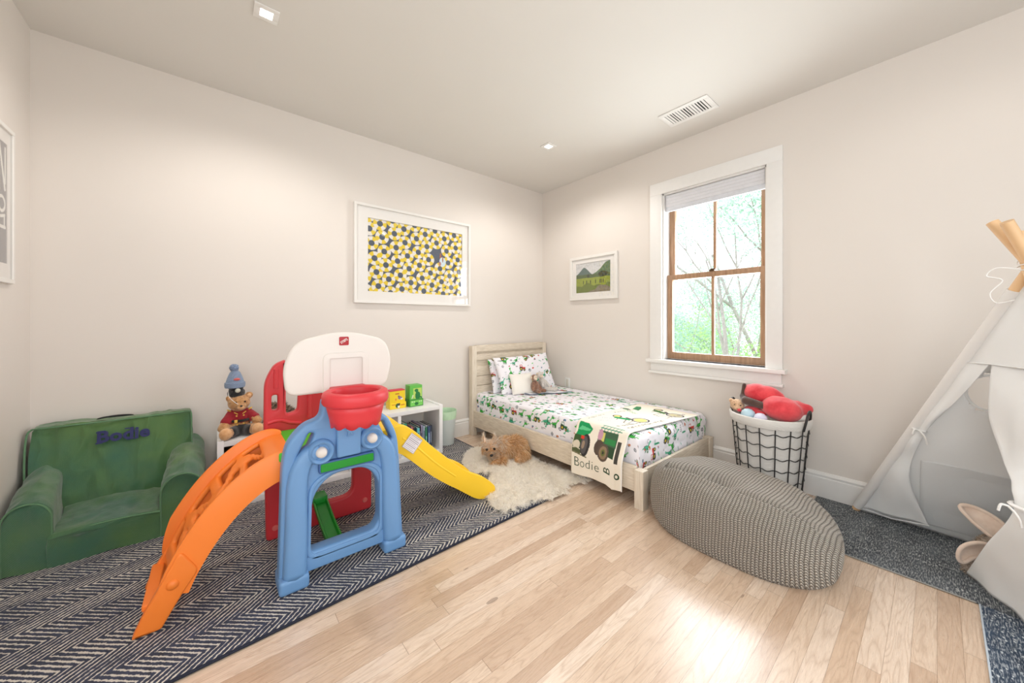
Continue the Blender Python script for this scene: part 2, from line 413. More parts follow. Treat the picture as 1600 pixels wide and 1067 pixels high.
T = 0.22
structure(bbox('floor', (XL - T, YF - T, -0.12), (XR + T, YB + T, 0), mat_floor(), bevel=0))
structure(bbox('ceiling', (XL - T, YF - T, HC), (XR + T, YB + T, HC + 0.15), M_ceil, bevel=0))
structure(bbox('wall_back', (XL - T, YB, 0), (XR + T, YB + T, HC), M_wall, bevel=0))
W3 = (-1.35, 0.65, 0.7, 2.2)                            # unseen left-wall window, added to give the fill light a source
structure(boxes('wall_left', [((XL - T, YF, 0), (XL, W3[0], HC)), ((XL - T, W3[1], 0), (XL, YB, HC)), ((XL - T, W3[0], 0), (XL, W3[1], W3[2])), ((XL - T, W3[0], W3[3]), (XL, W3[1], HC))], M_wall, bevel=0))
structure(boxes('window_3', [((XL - 0.1, W3[0], W3[2]), (XL - 0.05, W3[0] + 0.06, W3[3])), ((XL - 0.1, W3[1] - 0.06, W3[2]), (XL - 0.05, W3[1], W3[3])), ((XL - 0.1, -0.38, W3[2]), (XL - 0.05, -0.32, W3[3])), ((XL - 0.1, W3[0], W3[2]), (XL - 0.05, W3[1], W3[2] + 0.06)), ((XL - 0.1, W3[0], W3[3] - 0.06), (XL - 0.05, W3[1], W3[3]))], M_trim, bevel=0))
W1 = (0.787, 1.567, 0.815, 2.277)                      # window on the right wall: y0 y1 z0 z1
structure(boxes('wall_right', [((XR, YF, 0), (XR + T, W1[0], HC)), ((XR, W1[1], 0), (XR + T, YB, HC)), ((XR, W1[0], 0), (XR + T, W1[1], W1[2])), ((XR, W1[0], W1[3]), (XR + T, W1[1], HC))], M_wall, bevel=0))
W2 = (-0.4, 2.1, 0.5, 2.35)                            # unseen window added behind the camera for the front fill light
structure(boxes('wall_front', [((XL - T, YF - T, 0), (W2[0], YF, HC)), ((W2[1], YF - T, 0), (XR + T, YF, HC)), ((W2[0], YF - T, 0), (W2[1], YF, W2[2])), ((W2[0], YF - T, W2[3]), (W2[1], YF, HC))], M_wall, bevel=0))
structure(boxes('window_2', [((W2[0], YF - 0.1, W2[2]), (W2[0] + 0.06, YF - 0.05, W2[3])), ((W2[1] - 0.06, YF - 0.1, W2[2]), (W2[1], YF - 0.05, W2[3])), ((0.8, YF - 0.1, W2[2]), (0.9, YF - 0.05, W2[3])), ((W2[0], YF - 0.1, W2[2]), (W2[1], YF - 0.05, W2[2] + 0.06)), ((W2[0], YF - 0.1, W2[3] - 0.06), (W2[1], YF - 0.05, W2[3]))], M_trim, bevel=0))

def baseboard(name, p, q, nrm):
    """moulded skirting: profile (depth, height) swept from p to q"""
    prof = [(0, 0), (0.018, 0), (0.018, 0.128), (0.014, 0.132), (0.014, 0.139), (0.017, 0.143), (0.017, 0.149), (0.010, 0.158), (0.006, 0.163), (0.0, 0.165)]
    bm = bmesh.new(); p, q, nrm = Vector(p), Vector(q), Vector(nrm)
    A = [bm.verts.new(p + nrm * d + Vector((0, 0, h))) for d, h in prof]; B = [bm.verts.new(q + nrm * d + Vector((0, 0, h))) for d, h in prof]
    n = len(A)
    for k in range(n): bm.faces.new((A[k], A[(k + 1) % n], B[(k + 1) % n], B[k]))
    bm.faces.new(A); bm.faces.new(B[::-1]); return structure(build(name, bm, M_trim))
baseboard('baseboard_back', (XL, YB, 0), (XR, YB, 0), (0, -1, 0))
baseboard('baseboard_right', (XR, YF, 0), (XR, YB - 0.018, 0), (-1, 0, 0))
baseboard('baseboard_left', (XL, YF, 0), (XL, YB - 0.018, 0), (1, 0, 0))

# ---- window_1: casing, stool, apron, jamb, wooden sashes, panes
y0, y1, z0, z1 = W1
w1 = structure(boxes('window_1', [((XR - 0.022, y0 - 0.094, z0), (XR, y0, z1)), ((XR - 0.022, y1, z0), (XR, y1 + 0.108, z1)), ((XR - 0.022, y0 - 0.094, z1), (XR, y1 + 0.108, z1 + 0.104))], M_trim, bevel=0.002))
boxes('window_sill', [((XR - 0.062, y0 - 0.118, z0 - 0.03), (XR + 0.1, y1 + 0.128, z0)), ((XR - 0.024, y0 - 0.088, z0 - 0.105), (XR, y1 + 0.1, z0 - 0.03)), ((XR - 0.04, y0 - 0.1, z0 - 0.125), (XR, y1 + 0.112, z0 - 0.105))], M_trim, w1, 0.003)
boxes('jamb', [((XR, y0 - 0.001, z0), (XR + 0.19, y0 + 0.012, z1)), ((XR, y1 - 0.012, z0), (XR + 0.19, y1 + 0.001, z1)), ((XR, y0, z1 - 0.012), (XR + 0.19, y1, z1 + 0.001))], M_trim, w1, 0)
g = G('warm_brown_sash_wood'); v = g.obj(); x, y, z = g.xyz(v)
n = g.noise(g.vec(g.m('MULTIPLY', x, 30.0), g.m('MULTIPLY', y, 30.0), g.m('MULTIPLY', z, 3.0)), 2.0, 3.0)
M_sash = g.pbr(g.ramp(n, [(0.3, srgb(146, 112, 84)), (0.7, srgb(178, 142, 112))]), 0.4)
M_pane = glass('window_glass')
def sash(name, xs, za, zb, st, rt, rb):
    a, b = y0 + 0.014, y1 - 0.014; ym = (a + b) / 2
    s = boxes(name, [((xs, a, za), (xs + 0.035, a + st, zb)), ((xs, b - st, za), (xs + 0.035, b, zb)), ((xs, a + st, za), (xs + 0.035, b - st, za + rb)), ((xs, a + st, zb - rt), (xs + 0.035, b - st, zb)),
                     ((xs + 0.006, ym - 0.011, za + rb), (xs + 0.03, ym + 0.011, zb - rt))], M_sash, w1, 0.003)
    for k, (p, q) in enumerate(((a + st, ym - 0.011), (ym + 0.011, b - st))):
        bbox('pane', (xs + 0.016, p - 0.003, za + rb - 0.003), (xs + 0.02, q + 0.003, zb - rt + 0.003), M_pane, s, bevel=0)
    return s
sash('upper_sash', XR + 0.10, 1.515, z1 - 0.012, 0.05, 0.05, 0.045)
lo = sash('lower_sash', XR + 0.06, z0 + 0.004, 1.56, 0.045, 0.045, 0.06)
boxes('sash_lock', [((XR + 0.05, 1.16, 1.56), (XR + 0.085, 1.2, 1.572)), ((XR + 0.045, 1.15, 1.572), (XR + 0.07, 1.19, 1.58))], simple('bronze', (96, 74, 56), 0.4, metal=0.8), lo, 0.002)
M_shade = simple('grey_white_shade_fabric', (214, 214, 218), 0.8, 0.02)
ws = thing('window_shade', (XR + 0.03, 1.177, 2.12), 'pale grey pleated window shade gathered at the top of the sash window', 'window shade')
bm = bmesh.new()
for k in range(4):
    zt = 2.262 - k * 0.026
    box(bm, (XR + 0.018, y0 + 0.018, zt - 0.027), (XR + 0.05 + (0.002 if k % 2 else 0), y1 - 0.018, zt))
bmesh.ops.bevel(bm, geom=bm.edges[:], offset=0.003, segments=1, affect='EDGES'); build('pleats', bm, M_shade, ws, 'auto')
bbox('bottom_rail', (XR + 0.022, y0 + 0.018, 2.118), (XR + 0.046, y1 - 0.018, 2.158), simple('shade_rail', (206, 208, 214), 0.5), ws, 0.004)

# ---- ceiling fittings
M_lens = glow('lamp_lens', (1.0, 0.95, 0.86), 14.0)
def downlight(x, y, label, power):
    t = thing('recessed_downlight', (x, y, HC), label, 'ceiling light', 'recessed ceiling lights')
    h, s = 0.052, 0.026
    boxes('trim_ring', [((x - h, y - h, HC - 0.006), (x + h, y - s, HC - 0.0003)), ((x - h, y + s, HC - 0.006), (x + h, y + h, HC - 0.0003)), ((x - h, y - s, HC - 0.006), (x - s, y + s, HC - 0.0003)), ((x + s, y - s, HC - 0.006), (x + h, y + s, HC - 0.0003))], M_trim, t, 0.0015)
    bbox('lens', (x - s, y - s, HC - 0.004), (x + s, y + s, HC - 0.0004), M_lens, t, 0)
    d = bpy.data.lights.new('downlight_lamp', 'SPOT'); d.energy = power * 0.55; d.spot_size = math.radians(160); d.spot_blend = 0.6; d.shadow_soft_size = 0.03; d.color = (1.0, 0.95, 0.90)
    o = bpy.data.objects.new('downlight_lamp', d); COL.objects.link(o); o.location = (x, y, HC - 0.03)
downlight(0.2, 2.16, 'small square recessed ceiling light above the orange ramp, near the upper left', 54)
downlight(2.26, 2.2, 'small square recessed ceiling light above the bed', 50)
downlight(0.2, -0.1, 'recessed ceiling light behind the camera, left', 8)
downlight(2.26, -0.1, 'recessed ceiling light behind the camera, above the tent', 8)

v_ = thing('ceiling_vent', (2.67, 1.18, HC), 'white rectangular ceiling air vent with thin louvres near the window', 'vent')
boxes('frame', [((2.565, 1.005, HC - 0.008), (2.60, 1.355, HC)), ((2.745, 1.005, HC - 0.008), (2.78, 1.355, HC)), ((2.60, 1.005, HC - 0.008), (2.745, 1.04, HC)), ((2.60, 1.32, HC - 0.008), (2.745, 1.355, HC))], M_trim, v_, 0.002)
bbox('backing', (2.60, 1.04, HC - 0.0015), (2.745, 1.32, HC - 0.0005), simple('vent_dark', (45, 44, 42), 0.8), v_, 0)
bm = bmesh.new()
for k in range(14):
    yy = 1.052 + k * 0.0197; w_ = 0.0045 if k in (1, 2, 6, 7, 11) else 0.0072
    box(bm, (2.60, yy - w_, HC - 0.007), (2.745, yy + w_, HC - 0.005))
build('louvres', bm, M_trim, v_)

# ---- wall socket
s_ = thing('wall_outlet', (XR, 2.674, 0.458), 'white wall outlet plate just above the far side of the mattress', 'outlet')
bbox('plate', (XR - 0.006, 2.638, 0.40), (XR, 2.710, 0.516), M_trim, s_, 0.002)
bbox('sockets', (XR - 0.008, 2.657, 0.417), (XR - 0.004, 2.691, 0.499), simple('socket_grey', (214, 208, 198), 0.4), s_, 0.001)

# ================================================================ outdoors
g = G('lawn_and_undergrowth'); M_lawn = g.pbr(g.ramp(g.noise(g.obj(), 1.5, 5.0), [(0.3, srgb(120, 150, 90)), (0.7, srgb(170, 190, 130))]), 1.0)
structure(bbox('ground_outside', (XR + 0.6, -12, -3.3), (45, 30, -3.0), M_lawn, bevel=0))['label'] = 'grass outside the window'
M_bark = simple('grey_bark', (176, 168, 166), 0.9, 0.2, 20)
M_leafs = [simple('spring_leaf_' + n, c, 0.8, 0.15, 3, Transmission_Weight=0.0) for n, c in (('pale', (200, 222, 200)), ('bluish', (190, 218, 202)), ('bright', (170, 215, 130)))]
def tree(name, x, y, zb, h, spread, leaves, mat, label, seed, lean=0.0, lsize=0.035, low=0.25):
    rnd = random.Random(seed); t = thing(name, (x, y, zb), label, 'tree' if name != 'green_shrub' else 'shrub'); bm = bmesh.new(); tips = []
    def branch(p, d, L, r, depth):
        P = [p]
        for i in range(5):
            d = (d + Vector((rnd.uniform(-1, 1), rnd.uniform(-1, 1), rnd.uniform(-0.3, 0.6))) * 0.16).normalized(); P.append(P[-1] + d * L / 5)
        tube(bm, P, [r * (1 - 0.13 * i) for i in range(6)], 5)
        tips.extend((q, depth) for q in P[2 if depth else 4:])
        if depth < 3:
            for k in range(rnd.randint(4, 6) if depth == 0 else 3):
                q = P[rnd.randint(2, 5)]; a = rnd.uniform(0, 2 * PI); nd = (d * 0.5 + Vector((math.cos(a), math.sin(a), rnd.uniform(0.1, 0.9))) * spread).normalized()
                branch(q, nd, L * rnd.uniform(0.4, 0.62), r * 0.45, depth + 1)
    branch(Vector((x, y, zb)), Vector((0, lean, 1)).normalized(), h * 0.62, h * 0.0075, 0)
    build('trunk', bm, M_bark, t, True)
    V, F = [], []
    for k in range(leaves):
        q, dp = rnd.choice(tips); c = q + Vector([rnd.gauss(0, 0.22) for _ in range(3)])
        if c.z < zb + h * low and rnd.random() < 0.6: continue
        a = Vector([rnd.gauss(0, 1) for _ in range(3)]).normalized(); b = a.orthogonal().normalized(); s = lsize * rnd.uniform(0.6, 1.2); i = len(V)
        V += [c - a * s, c + b * s * 0.5, c + a * s, c - b * s * 0.5]; F.append((i, i + 1, i + 2, i + 3))
    raw('leaves', V, F, mat, t, False)
tree('leafy_tree', 8.6, 2.0, -3, 9.2, 0.75, 22000, M_leafs[1], 'pale leafed tree outside, rising highest at the right of the window', 3, 0.0)
tree('leafy_tree', 9.4, 3.6, -3, 5.9, 1.0, 16000, M_leafs[0], 'pale green tree outside in the middle of the window', 4)
tree('leafy_tree', 10.2, 4.9, -3, 4.9, 1.0, 16000, M_leafs[1], 'pale green tree outside at the left of the window', 5)
tree('leafy_tree', 13.0, 4.6, -3, 5.8, 1.1, 16000, M_leafs[0], 'faint tree farther off behind the middle tree outside', 6, 0, 0.05)
tree('bare_tree', 7.2, 2.30, -3, 8.2, 0.35, 120, M_leafs[0], 'thin bare grey trunk with forked twigs outside the right pane', 12, 0.03)
tree('green_shrub', 6.6, 3.05, -3, 3.9, 1.2, 9000, M_leafs[2], 'bright green bush low at the left of the window', 8, 0, 0.03, 0.0)
tree('green_shrub', 7.0, 1.95, -3, 3.6, 1.2, 8000, M_leafs[2], 'bright green bush low at the right of the window', 9, 0, 0.03, 0.0)

# ================================================================ framed pictures
M_frame = simple('white_frame_lacquer', (228, 225, 220), 0.4, 0.01)
M_mat = simple('white_mat_board', (228, 225, 221), 0.8, 0.005)
def picture(M, w, h, fw, depth, mat_rects, label, name='framed_picture'):
    """M: x right, y up, z out of the wall; origin at the centre of the picture on the wall"""
    t = thing(name, M @ Vector((0, 0, 0)), label, 'picture')
    bm = bmesh.new(); W_, H_ = w / 2, h / 2
    for lo, hi in (((-W_, -H_, 0), (W_, -H_ + fw, depth)), ((-W_, H_ - fw, 0), (W_, H_, depth)), ((-W_, -H_ + fw, 0), (-W_ + fw, H_ - fw, depth)), ((W_ - fw, -H_ + fw, 0), (W_, H_ - fw, depth))): box(bm, lo, hi, M)
    bmesh.ops.bevel(bm, geom=bm.edges[:], offset=0.0015, segments=1, affect='EDGES'); build('frame', bm, M_frame, t, 'auto')
    a, b, c, d = mat_rects; bm = bmesh.new(); zz = depth * 0.45
    for lo, hi in (((-W_ + fw, -H_ + fw, 0.001), (W_ - fw, c, zz)), ((-W_ + fw, d, 0.001), (W_ - fw, H_ - fw, zz)), ((-W_ + fw, c, 0.001), (a, d, zz)), ((b, c, 0.001), (W_ - fw, d, zz))): box(bm, lo, hi, M)
    build('mat_board', bm, M_mat, t)
    bbox('glazing', (-W_ + fw, -H_ + fw, depth * 0.62), (W_ - fw, H_ - fw, depth * 0.62 + 0.002), M_pane, t, 0, M=M)
    return t
def art(cv, M, t, z, name='print'):
    def fn(U, V):
        m = np.array(M); P = m[:3, :3] @ np.stack([U.ravel(), V.ravel(), np.full(U.size, z)]) + m[:3, 3:4]; return P[0], P[1], P[2]
    return sheet(name, cv, fn, painted('printed_paper', 0.6), t)
# big print of swim rings, on the back wall
M = basis((1.4345, YB, 1.7175), (1, 0, 0), (0, 0, 1))
t = picture(M, 1.125, 0.829, 0.022, 0.035, (-0.4475, 0.4745, -0.3125, 0.3045), 'large white framed print of yellow and white swim rings, on the long wall')
yel, wht, nav = srgb(222, 194, 28), srgb(224, 220, 214), srgb(62, 74, 92)
cv = Canvas(-0.4475, -0.3125, 0.4745, 0.3045, 0.0022, nav)
r_ = 0.0585; rr_ = random.Random(5); gap_ = {(7, 3)}
for i in range(-1, 14):
    for j in range(-1, 9):
        if (i, j) in gap_: continue
        cx = -0.46 + i * 0.104 - j * 0.018 + rr_.uniform(-0.005, 0.005); cy = -0.31 + j * 0.119 + (0.052 if i % 2 else 0) - i * 0.006 + rr_.uniform(-0.005, 0.005)
        if abs(cx - 0.02) > 0.6 or abs(cy) > 0.37: continue
        L = cv.loc(cx, cy); d = np.hypot(*L); an = np.arctan2(L[1], L[0]) + rr_.uniform(0, 3); m = (d < r_) & (d > r_ * 0.43)
        seg = (np.floor(an / (PI / 4)) % 2) == 0
        sh = 0.93 + 0.07 * np.cos((d - r_ * 0.68) / (r_ * 0.32) * 1.2)
        for msk, c in ((m & seg, yel), (m & ~seg, wht)): cv.C[msk] = np.array(c) * sh[msk][:, None]
L = cv.loc(0.24, 0.03)
for p in (((-0.004, 0.02, 0.009, 0.04), srgb(150, 84, 60)), ((0.018, -0.025, 0.034, 0.045), srgb(196, 214, 224)), ((-0.01, -0.045, 0.012, 0.02), srgb(176, 110, 90)), ((0.02, 0.0, 0.006, 0.03), srgb(150, 88, 66))): cv.ell(L, *p[0], p[1])
art(cv, M, t, 0.006)
# small landscape, on the right wall by the corner
M = basis((XR, 2.317, 1.6115), (0, -1, 0), (0, 0, 1))
t = picture(M, 0.602, 0.467, 0.03, 0.03, (-0.225, 0.215, -0.155, 0.160), 'small white framed landscape photograph of green hills beside the window')
cv = Canvas(-0.225, -0.155, 0.215, 0.160, 0.002, srgb(205, 205, 205)); U, V = cv.U, cv.V
nz = np.vectorize(lambda a, b: noise.noise(Vector((a * 14, b * 14, 0.3))))(U[::4, ::4], V[::4, ::4]); nz = np.kron(nz, np.ones((4, 4)))[:cv.nu, :cv.nv]
cv.C *= (1 + 0.12 * nz)[..., None]
hill = lambda base, pk, x0, w: V < base + pk * np.exp(-((U - x0) / w) ** 2) + 0.012 * nz
cv.put(hill(0.03, 0.085, -0.12, 0.065), srgb(86, 106, 100)); cv.put(hill(0.03, 0.13, 0.2, 0.12), srgb(92, 116, 84)); cv.put(V < 0.035 + 0.01 * nz, srgb(78, 94, 54))
cv.ell((U, V), 0.12, 0.03, 0.06, 0.028, srgb(52, 60, 42)); cv.ell((U, V), -0.065, 0.02, 0.015, 0.02, srgb(48, 58, 40))
cv.put(V < 0.0 + 0.006 * nz, srgb(140, 152, 48)); cv.put(V < -0.07 + 0.03 * nz, srgb(104, 118, 40)); cv.put(hill(-0.16, 0.08, 0.12, 0.12), srgb(128, 118, 100))
cv.C *= (1 + 0.25 * np.kron(np.random.default_rng(2).normal(0, 0.4, (cv.nu // 3 + 1, cv.nv // 3 + 1)), np.ones((3, 3)))[:cv.nu, :cv.nv, None].clip(-1, 1))
for px in (-0.13, -0.085, -0.035, 0.03, 0.085, 0.1, 0.125): cv.ell((U, V), px, -0.045, 0.005, 0.022, srgb(42, 42, 36))
art(cv, M, t, 0.006)
# lettering poster on the left wall
M = basis((XL, 2.263, 1.687), (0, 1, 0), (0, 0, 1))
t = picture(M, 1.12, 0.721, 0.02, 0.018, (-0.512, 0.512, -0.27, 0.283), 'white framed grey poster with white block letters, on the left wall')
gry = srgb(112, 112, 118); cv = Canvas(-0.512, -0.27, 0.512, 0.283, 0.003, gry); L = cv.loc(0, 0); wl = srgb(232, 232, 226)
cv.line(L, 0.44, 0.27, 0.495, 0.07, 0.016, wl); cv.line(L, 0.497, 0.26, 0.497, 0.10, 0.014, wl); cv.line(L, 0.44, 0.26, 0.44, 0.06, 0.012, wl)
cv.ring(L, 0.462, 0.0, 0.026, 0.040, wl); cv.line(L, 0.45, -0.06, 0.492, -0.05, 0.014, wl); cv.line(L, 0.488, -0.05, 0.488, -0.10, 0.014, wl); cv.line(L, 0.44, -0.105, 0.497, -0.105, 0.014, wl)
for k in range(4): cv.line(L, -0.4 + k * 0.18, 0.2, -0.4 + k * 0.18, -0.18, 0.035, wl); cv.line(L, -0.4 + k * 0.18, 0.0, -0.3 + k * 0.18, 0.0, 0.03, wl)
art(cv, M, t, 0.006)

# ================================================================ rugs
def mat_chevron():
    g = G('navy_herringbone_weave'); v = g.obj(); x, y, z = g.xyz(v)
    wob = g.m('MULTIPLY', g.m('SUBTRACT', g.noise(v, 60.0, 2.0), 0.5), 0.010)
    pp = g.m('PINGPONG', g.m('ADD', y, 0.04), 0.104); s = g.m('ADD', g.m('ADD', x, g.m('MULTIPLY', pp, 1.12)), wob)
    fr = g.m('FRACT', g.m('DIVIDE', s, 0.0250)); d = g.m('ABSOLUTE', g.m('SUBTRACT', fr, 0.5))
    brk = g.noise(v, 150.0, 2.0, 0.7); fade = g.noise(g.vec(g.m('MULTIPLY', x, 2.0), g.m('MULTIPLY', y, 9.0), 1.0), 1.6, 4.0, 0.7)
    th = g.m('ADD', g.m('MULTIPLY', g.m('SUBTRACT', brk, 0.42), 0.55), g.m('MULTIPLY', g.m('SUBTRACT', fade, 0.5), 0.45)); th = g.m('ADD', th, 0.115)
    line = g.mapr(g.m('SUBTRACT', th, d), -0.03, 0.05)
    navy = g.ramp(g.noise(v, 45.0, 4.0, 0.7), [(0.3, srgb(26, 30, 46)), (0.7, srgb(50, 58, 84))])
    c = g.mix(line, navy, srgb(206, 200, 190))
    return g.pbr(c, 0.95, g.bump(g.m('ADD', g.m('MULTIPLY', line, 0.7), g.m('MULTIPLY', brk, 0.5)), 0.6, 0.004), Sheen_Weight=0.15)
rug = bpy.data.meshes.new('x')
bm = bmesh.new(); pts = [(-0.74, 1.545), (1.807, 1.61), (1.795, 3.045), (-0.74, 3.045)]
A = [bm.verts.new((a, b, 0.0015)) for a, b in pts]; bm.faces.new(A); r = bmesh.ops.extrude_face_region(bm, geom=bm.faces[:]); bmesh.ops.translate(bm, vec=(0, 0, 0.010), verts=[e for e in r['geom'] if isinstance(e, bmesh.types.BMVert)])
bmesh.ops.bevel(bm, geom=bm.edges[:], offset=0.003, segments=2, affect='EDGES')
ru = thing('area_rug', (0.5, 2.3, 0), 'large navy and cream herringbone rug under the climbing toy', 'rug')
build('woven_field', bm, mat_chevron(), ru, 'auto')
tubes('edge_binding', [[(-0.74, 1.544, 0.007), (1.810, 1.609, 0.007), (1.798, 3.045, 0.007)]], 0.0055, simple('navy_binding', (30, 34, 50), 0.9), ru, 6)
RZ = 0.0125
def mat_printrug(name, dark, mid, light, seed):
    g = G(name); v = g.obj(); x, y, z = g.xyz(v); sv = g.vec(x, y, seed)
    band = g.noise(g.vec(g.m('MULTIPLY', x, 1.5), g.m('MULTIPLY', y, 4.0), seed), 2.0, 4.0, 0.6); base = g.ramp(band, [(0.3, srgb(*dark)), (0.7, srgb(*mid))])
    cel = g.node('ShaderNodeTexVoronoi', {'Vector': g.vec(g.m('MULTIPLY', x, 0.55), y, seed), 'Scale': 95.0, 'Randomness': 0.6}).outputs['Distance']
    zone = g.mapr(g.noise(sv, 9.0, 3.0, 0.6), 0.50, 0.60); dots = g.m('MULTIPLY', g.m('LESS_THAN', cel, 0.30), zone)
    arc = g.m('FRACT', g.m('MULTIPLY', g.noise(g.vec(x, y, seed + 5.0), 5.0, 0.0), 9.0)); arcs = g.m('MULTIPLY', g.m('MULTIPLY', g.m('LESS_THAN', arc, 0.16), g.m('GREATER_THAN', g.noise(sv, 160.0, 1.0), 0.5)), g.m('SUBTRACT', 1.0, zone))
    wv = g.noise(g.vec(g.m('MULTIPLY', x, 40.0), g.m('MULTIPLY', y, 260.0), 0.0), 1.0, 2.0)
    base = g.mix(g.mapr(wv, 0.48, 0.66, 0.0, 0.55), base, srgb(*light)); c = g.mix(g.m('MAXIMUM', g.m('MULTIPLY', dots, 0.85), g.m('MULTIPLY', arcs, 0.22)), base, srgb(*light))
    return g.pbr(c, 0.95, g.bump(wv, 0.3, 0.003))
q = thing('flat_rug', (2.7, -0.2, 0), 'charcoal grey flat woven rug with pale flecks running along the right wall', 'rug')
bbox('woven_field', (2.382, -1.1, 0.001), (3.03, 0.505, 0.007), mat_printrug('charcoal_print_weave', (48, 53, 60), (92, 98, 104), (196, 198, 196), 1.0), q, 0.002)
tubes('edge_binding', [[(3.03, 0.507, 0.005), (2.380, 0.507, 0.005), (2.380, -0.1, 0.005)]], 0.003, simple('pale_binding', (150, 150, 146), 0.9), q, 6)
q = thing('flat_rug', (1.8, -0.5, 0), 'blue flat woven rug with white dotted motifs at the lower right corner', 'rug')
bbox('woven_field', (1.2, -1.2, 0.001), (2.375, -0.112, 0.007), mat_printrug('blue_print_weave', (28, 40, 58), (60, 80, 104), (200, 206, 210), 4.0), q, 0.002)
tubes('edge_binding', [[(1.2, -0.110, 0.005), (2.377, -0.110, 0.005)]], 0.003, simple('pale_blue_binding', (190, 200, 210), 0.9), q, 6)

# ================================================================ climbing toy with hoop (all one thing)
P_blue, P_red, P_or, P_yel, P_wh = plastic('sky_blue_plastic', (108, 152, 200)), plastic('red_plastic', (212, 54, 62)), plastic('orange_plastic', (250, 134, 48)), plastic('yellow_plastic', (246, 200, 42)), plastic('off_white_plastic', (226, 219, 212))
P_grn = plastic('lime_green_plastic', (70, 190, 50)); P_dg = plastic('green_plastic', (22, 140, 40))
toy = thing('climbing_toy', (0.46, 2.0, RZ), 'toddler climbing toy with orange ramp, yellow slide, blue front and red basketball hoop', 'climbing toy')
# blue front
YB_ = 1.80
outer = round_poly([(0.205, RZ + 0.03), (0.30, RZ + 0.03), (0.31, 0.10), (0.635, 0.10), (0.645, RZ + 0.03), (0.745, RZ + 0.03), (0.725, 0.46), (0.715, 0.58), (0.665, 0.68), (0.60, 0.715), (0.59, 0.80), (0.375, 0.80), (0.365, 0.715), (0.30, 0.70), (0.235, 0.63), (0.218, 0.54)], [0.02, 0.02, 0.02, 0.02, 0.02, 0.02, 0.05, 0.06, 0.06, 0.03, 0.02, 0.02, 0.03, 0.06, 0.06, 0.05])
hole = round_poly([(0.325, 0.135), (0.60, 0.135), (0.625, 0.18), (0.62, 0.38), (0.555, 0.455), (0.405, 0.455), (0.335, 0.385), (0.318, 0.18)], [0.05] * 2 + [0.05, 0.07, 0.06, 0.06, 0.07, 0.05])
hL = round_poly([(0.268, 0.555), (0.293, 0.548), (0.342, 0.655), (0.318, 0.662)], 0.012); hR = round_poly([(0.618, 0.655), (0.642, 0.662), (0.690, 0.560), (0.665, 0.553)], 0.012)
bp = panel('front_panel', outer, [hole, hL, hR], 0.075, 0.014, XZ(YB_), P_blue, toy, 'sky blue front panel', 3)
def legs(name, path, w0, d0, mat, parent):
    """chunky rounded moulding: square-ish section swept along a path in x,z"""
    bm = bmesh.new(); path = smoothpath(path, 5); n = len(path); R = []
    for i, p in enumerate(path):
        a = path[max(0, i - 1)]; b = path[min(n - 1, i + 1)]; t = (b - a).normalized(); u = Vector((0, 1, 0)); w = t.cross(u).normalized(); t_ = i / (n - 1)
        ww = w0(t_) if callable(w0) else w0; dd = d0(t_) if callable(d0) else d0; ring = []
        for k in range(16):
            an = 2 * PI * k / 16; cx = abs(math.cos(an)) ** 0.55 * math.copysign(1, math.cos(an)); sx = abs(math.sin(an)) ** 0.55 * math.copysign(1, math.sin(an))
            ring.append(bm.verts.new(p + w * cx * ww + u * sx * dd))
        R.append(ring)
    for A, B in zip(R, R[1:]):
        for k in range(16): bm.faces.new((A[k], A[(k + 1) % 16], B[(k + 1) % 16], B[k]))
    bm.faces.new(R[0]); bm.faces.new(R[-1]); return build(name, bm, mat, parent, True)
legs('leg', [(0.262, 1.785, RZ + 0.05), (0.268, 1.785, 0.25), (0.272, 1.785, 0.45), (0.30, 1.785, 0.545), (0.36, 1.785, 0.585)], lambda t: 0.047 - 0.012 * t, lambda t: 0.062 - 0.02 * t, P_blue, toy)
legs('leg', [(0.685, 1.785, RZ + 0.05), (0.676, 1.785, 0.25), (0.67, 1.785, 0.45), (0.64, 1.785, 0.545), (0.58, 1.785, 0.585)], lambda t: 0.047 - 0.012 * t, lambda t: 0.062 - 0.02 * t, P_blue, toy)
for cx in (0.258, 0.690): bbox('foot', (cx - 0.056, 1.722, RZ), (cx + 0.056, 1.86, RZ + 0.062), P_blue, toy, 0.018, 4)
bbox('crossbar', (0.28, 1.755, RZ + 0.045), (0.67, 1.83, 0.125), P_blue, toy, 0.012, 3)
bbox('neck', (0.425, 1.735, 0.53), (0.53, 1.77, 0.79), P_blue, toy, 0.012, 3)
for q in ((0.32, 0.44), (0.60, 0.44)):
    pass
M_ = XZ(1.757)
star = [(0.478 + (0.024 if k % 2 == 0 else 0.010) * math.sin(PI * k / 5), 0.648 + (0.03 if k % 2 == 0 else 0.012) * math.cos(PI * k / 5)) for k in range(10)]
panel('star_emblem', star, [], 0.022, 0.004, XZ(1.737), P_blue, toy)
panel('arch_rim', round_poly([(0.305, 0.10), (0.64, 0.10), (0.64, 0.43), (0.57, 0.478), (0.39, 0.478), (0.315, 0.43)], 0.05), [round_poly([(0.322, 0.115), (0.622, 0.115), (0.622, 0.415), (0.56, 0.462), (0.395, 0.462), (0.33, 0.415)], 0.05)], 0.02, 0.006, XZ(1.765), P_blue, toy)
for cx, cz in ((0.362, 0.572), (0.582, 0.590)):
    turned('knob_ring', [(0.024, 0.02), (0.052, 0.02), (0.056, 0.0), (0.052, -0.018), (0.046, -0.024), (0.038, -0.02), (0.032, -0.008), (0.022, -0.006)], (cx, 1.757, cz), P_blue, toy, axis='Y')
    turned('knob', [(0.004, -0.034), (0.014, -0.032), (0.020, -0.026), (0.023, -0.014), (0.023, 0.0), (0.018, 0.005)], (cx, 1.753, cz), P_wh, toy, 24, 'Y', label='round white knob')
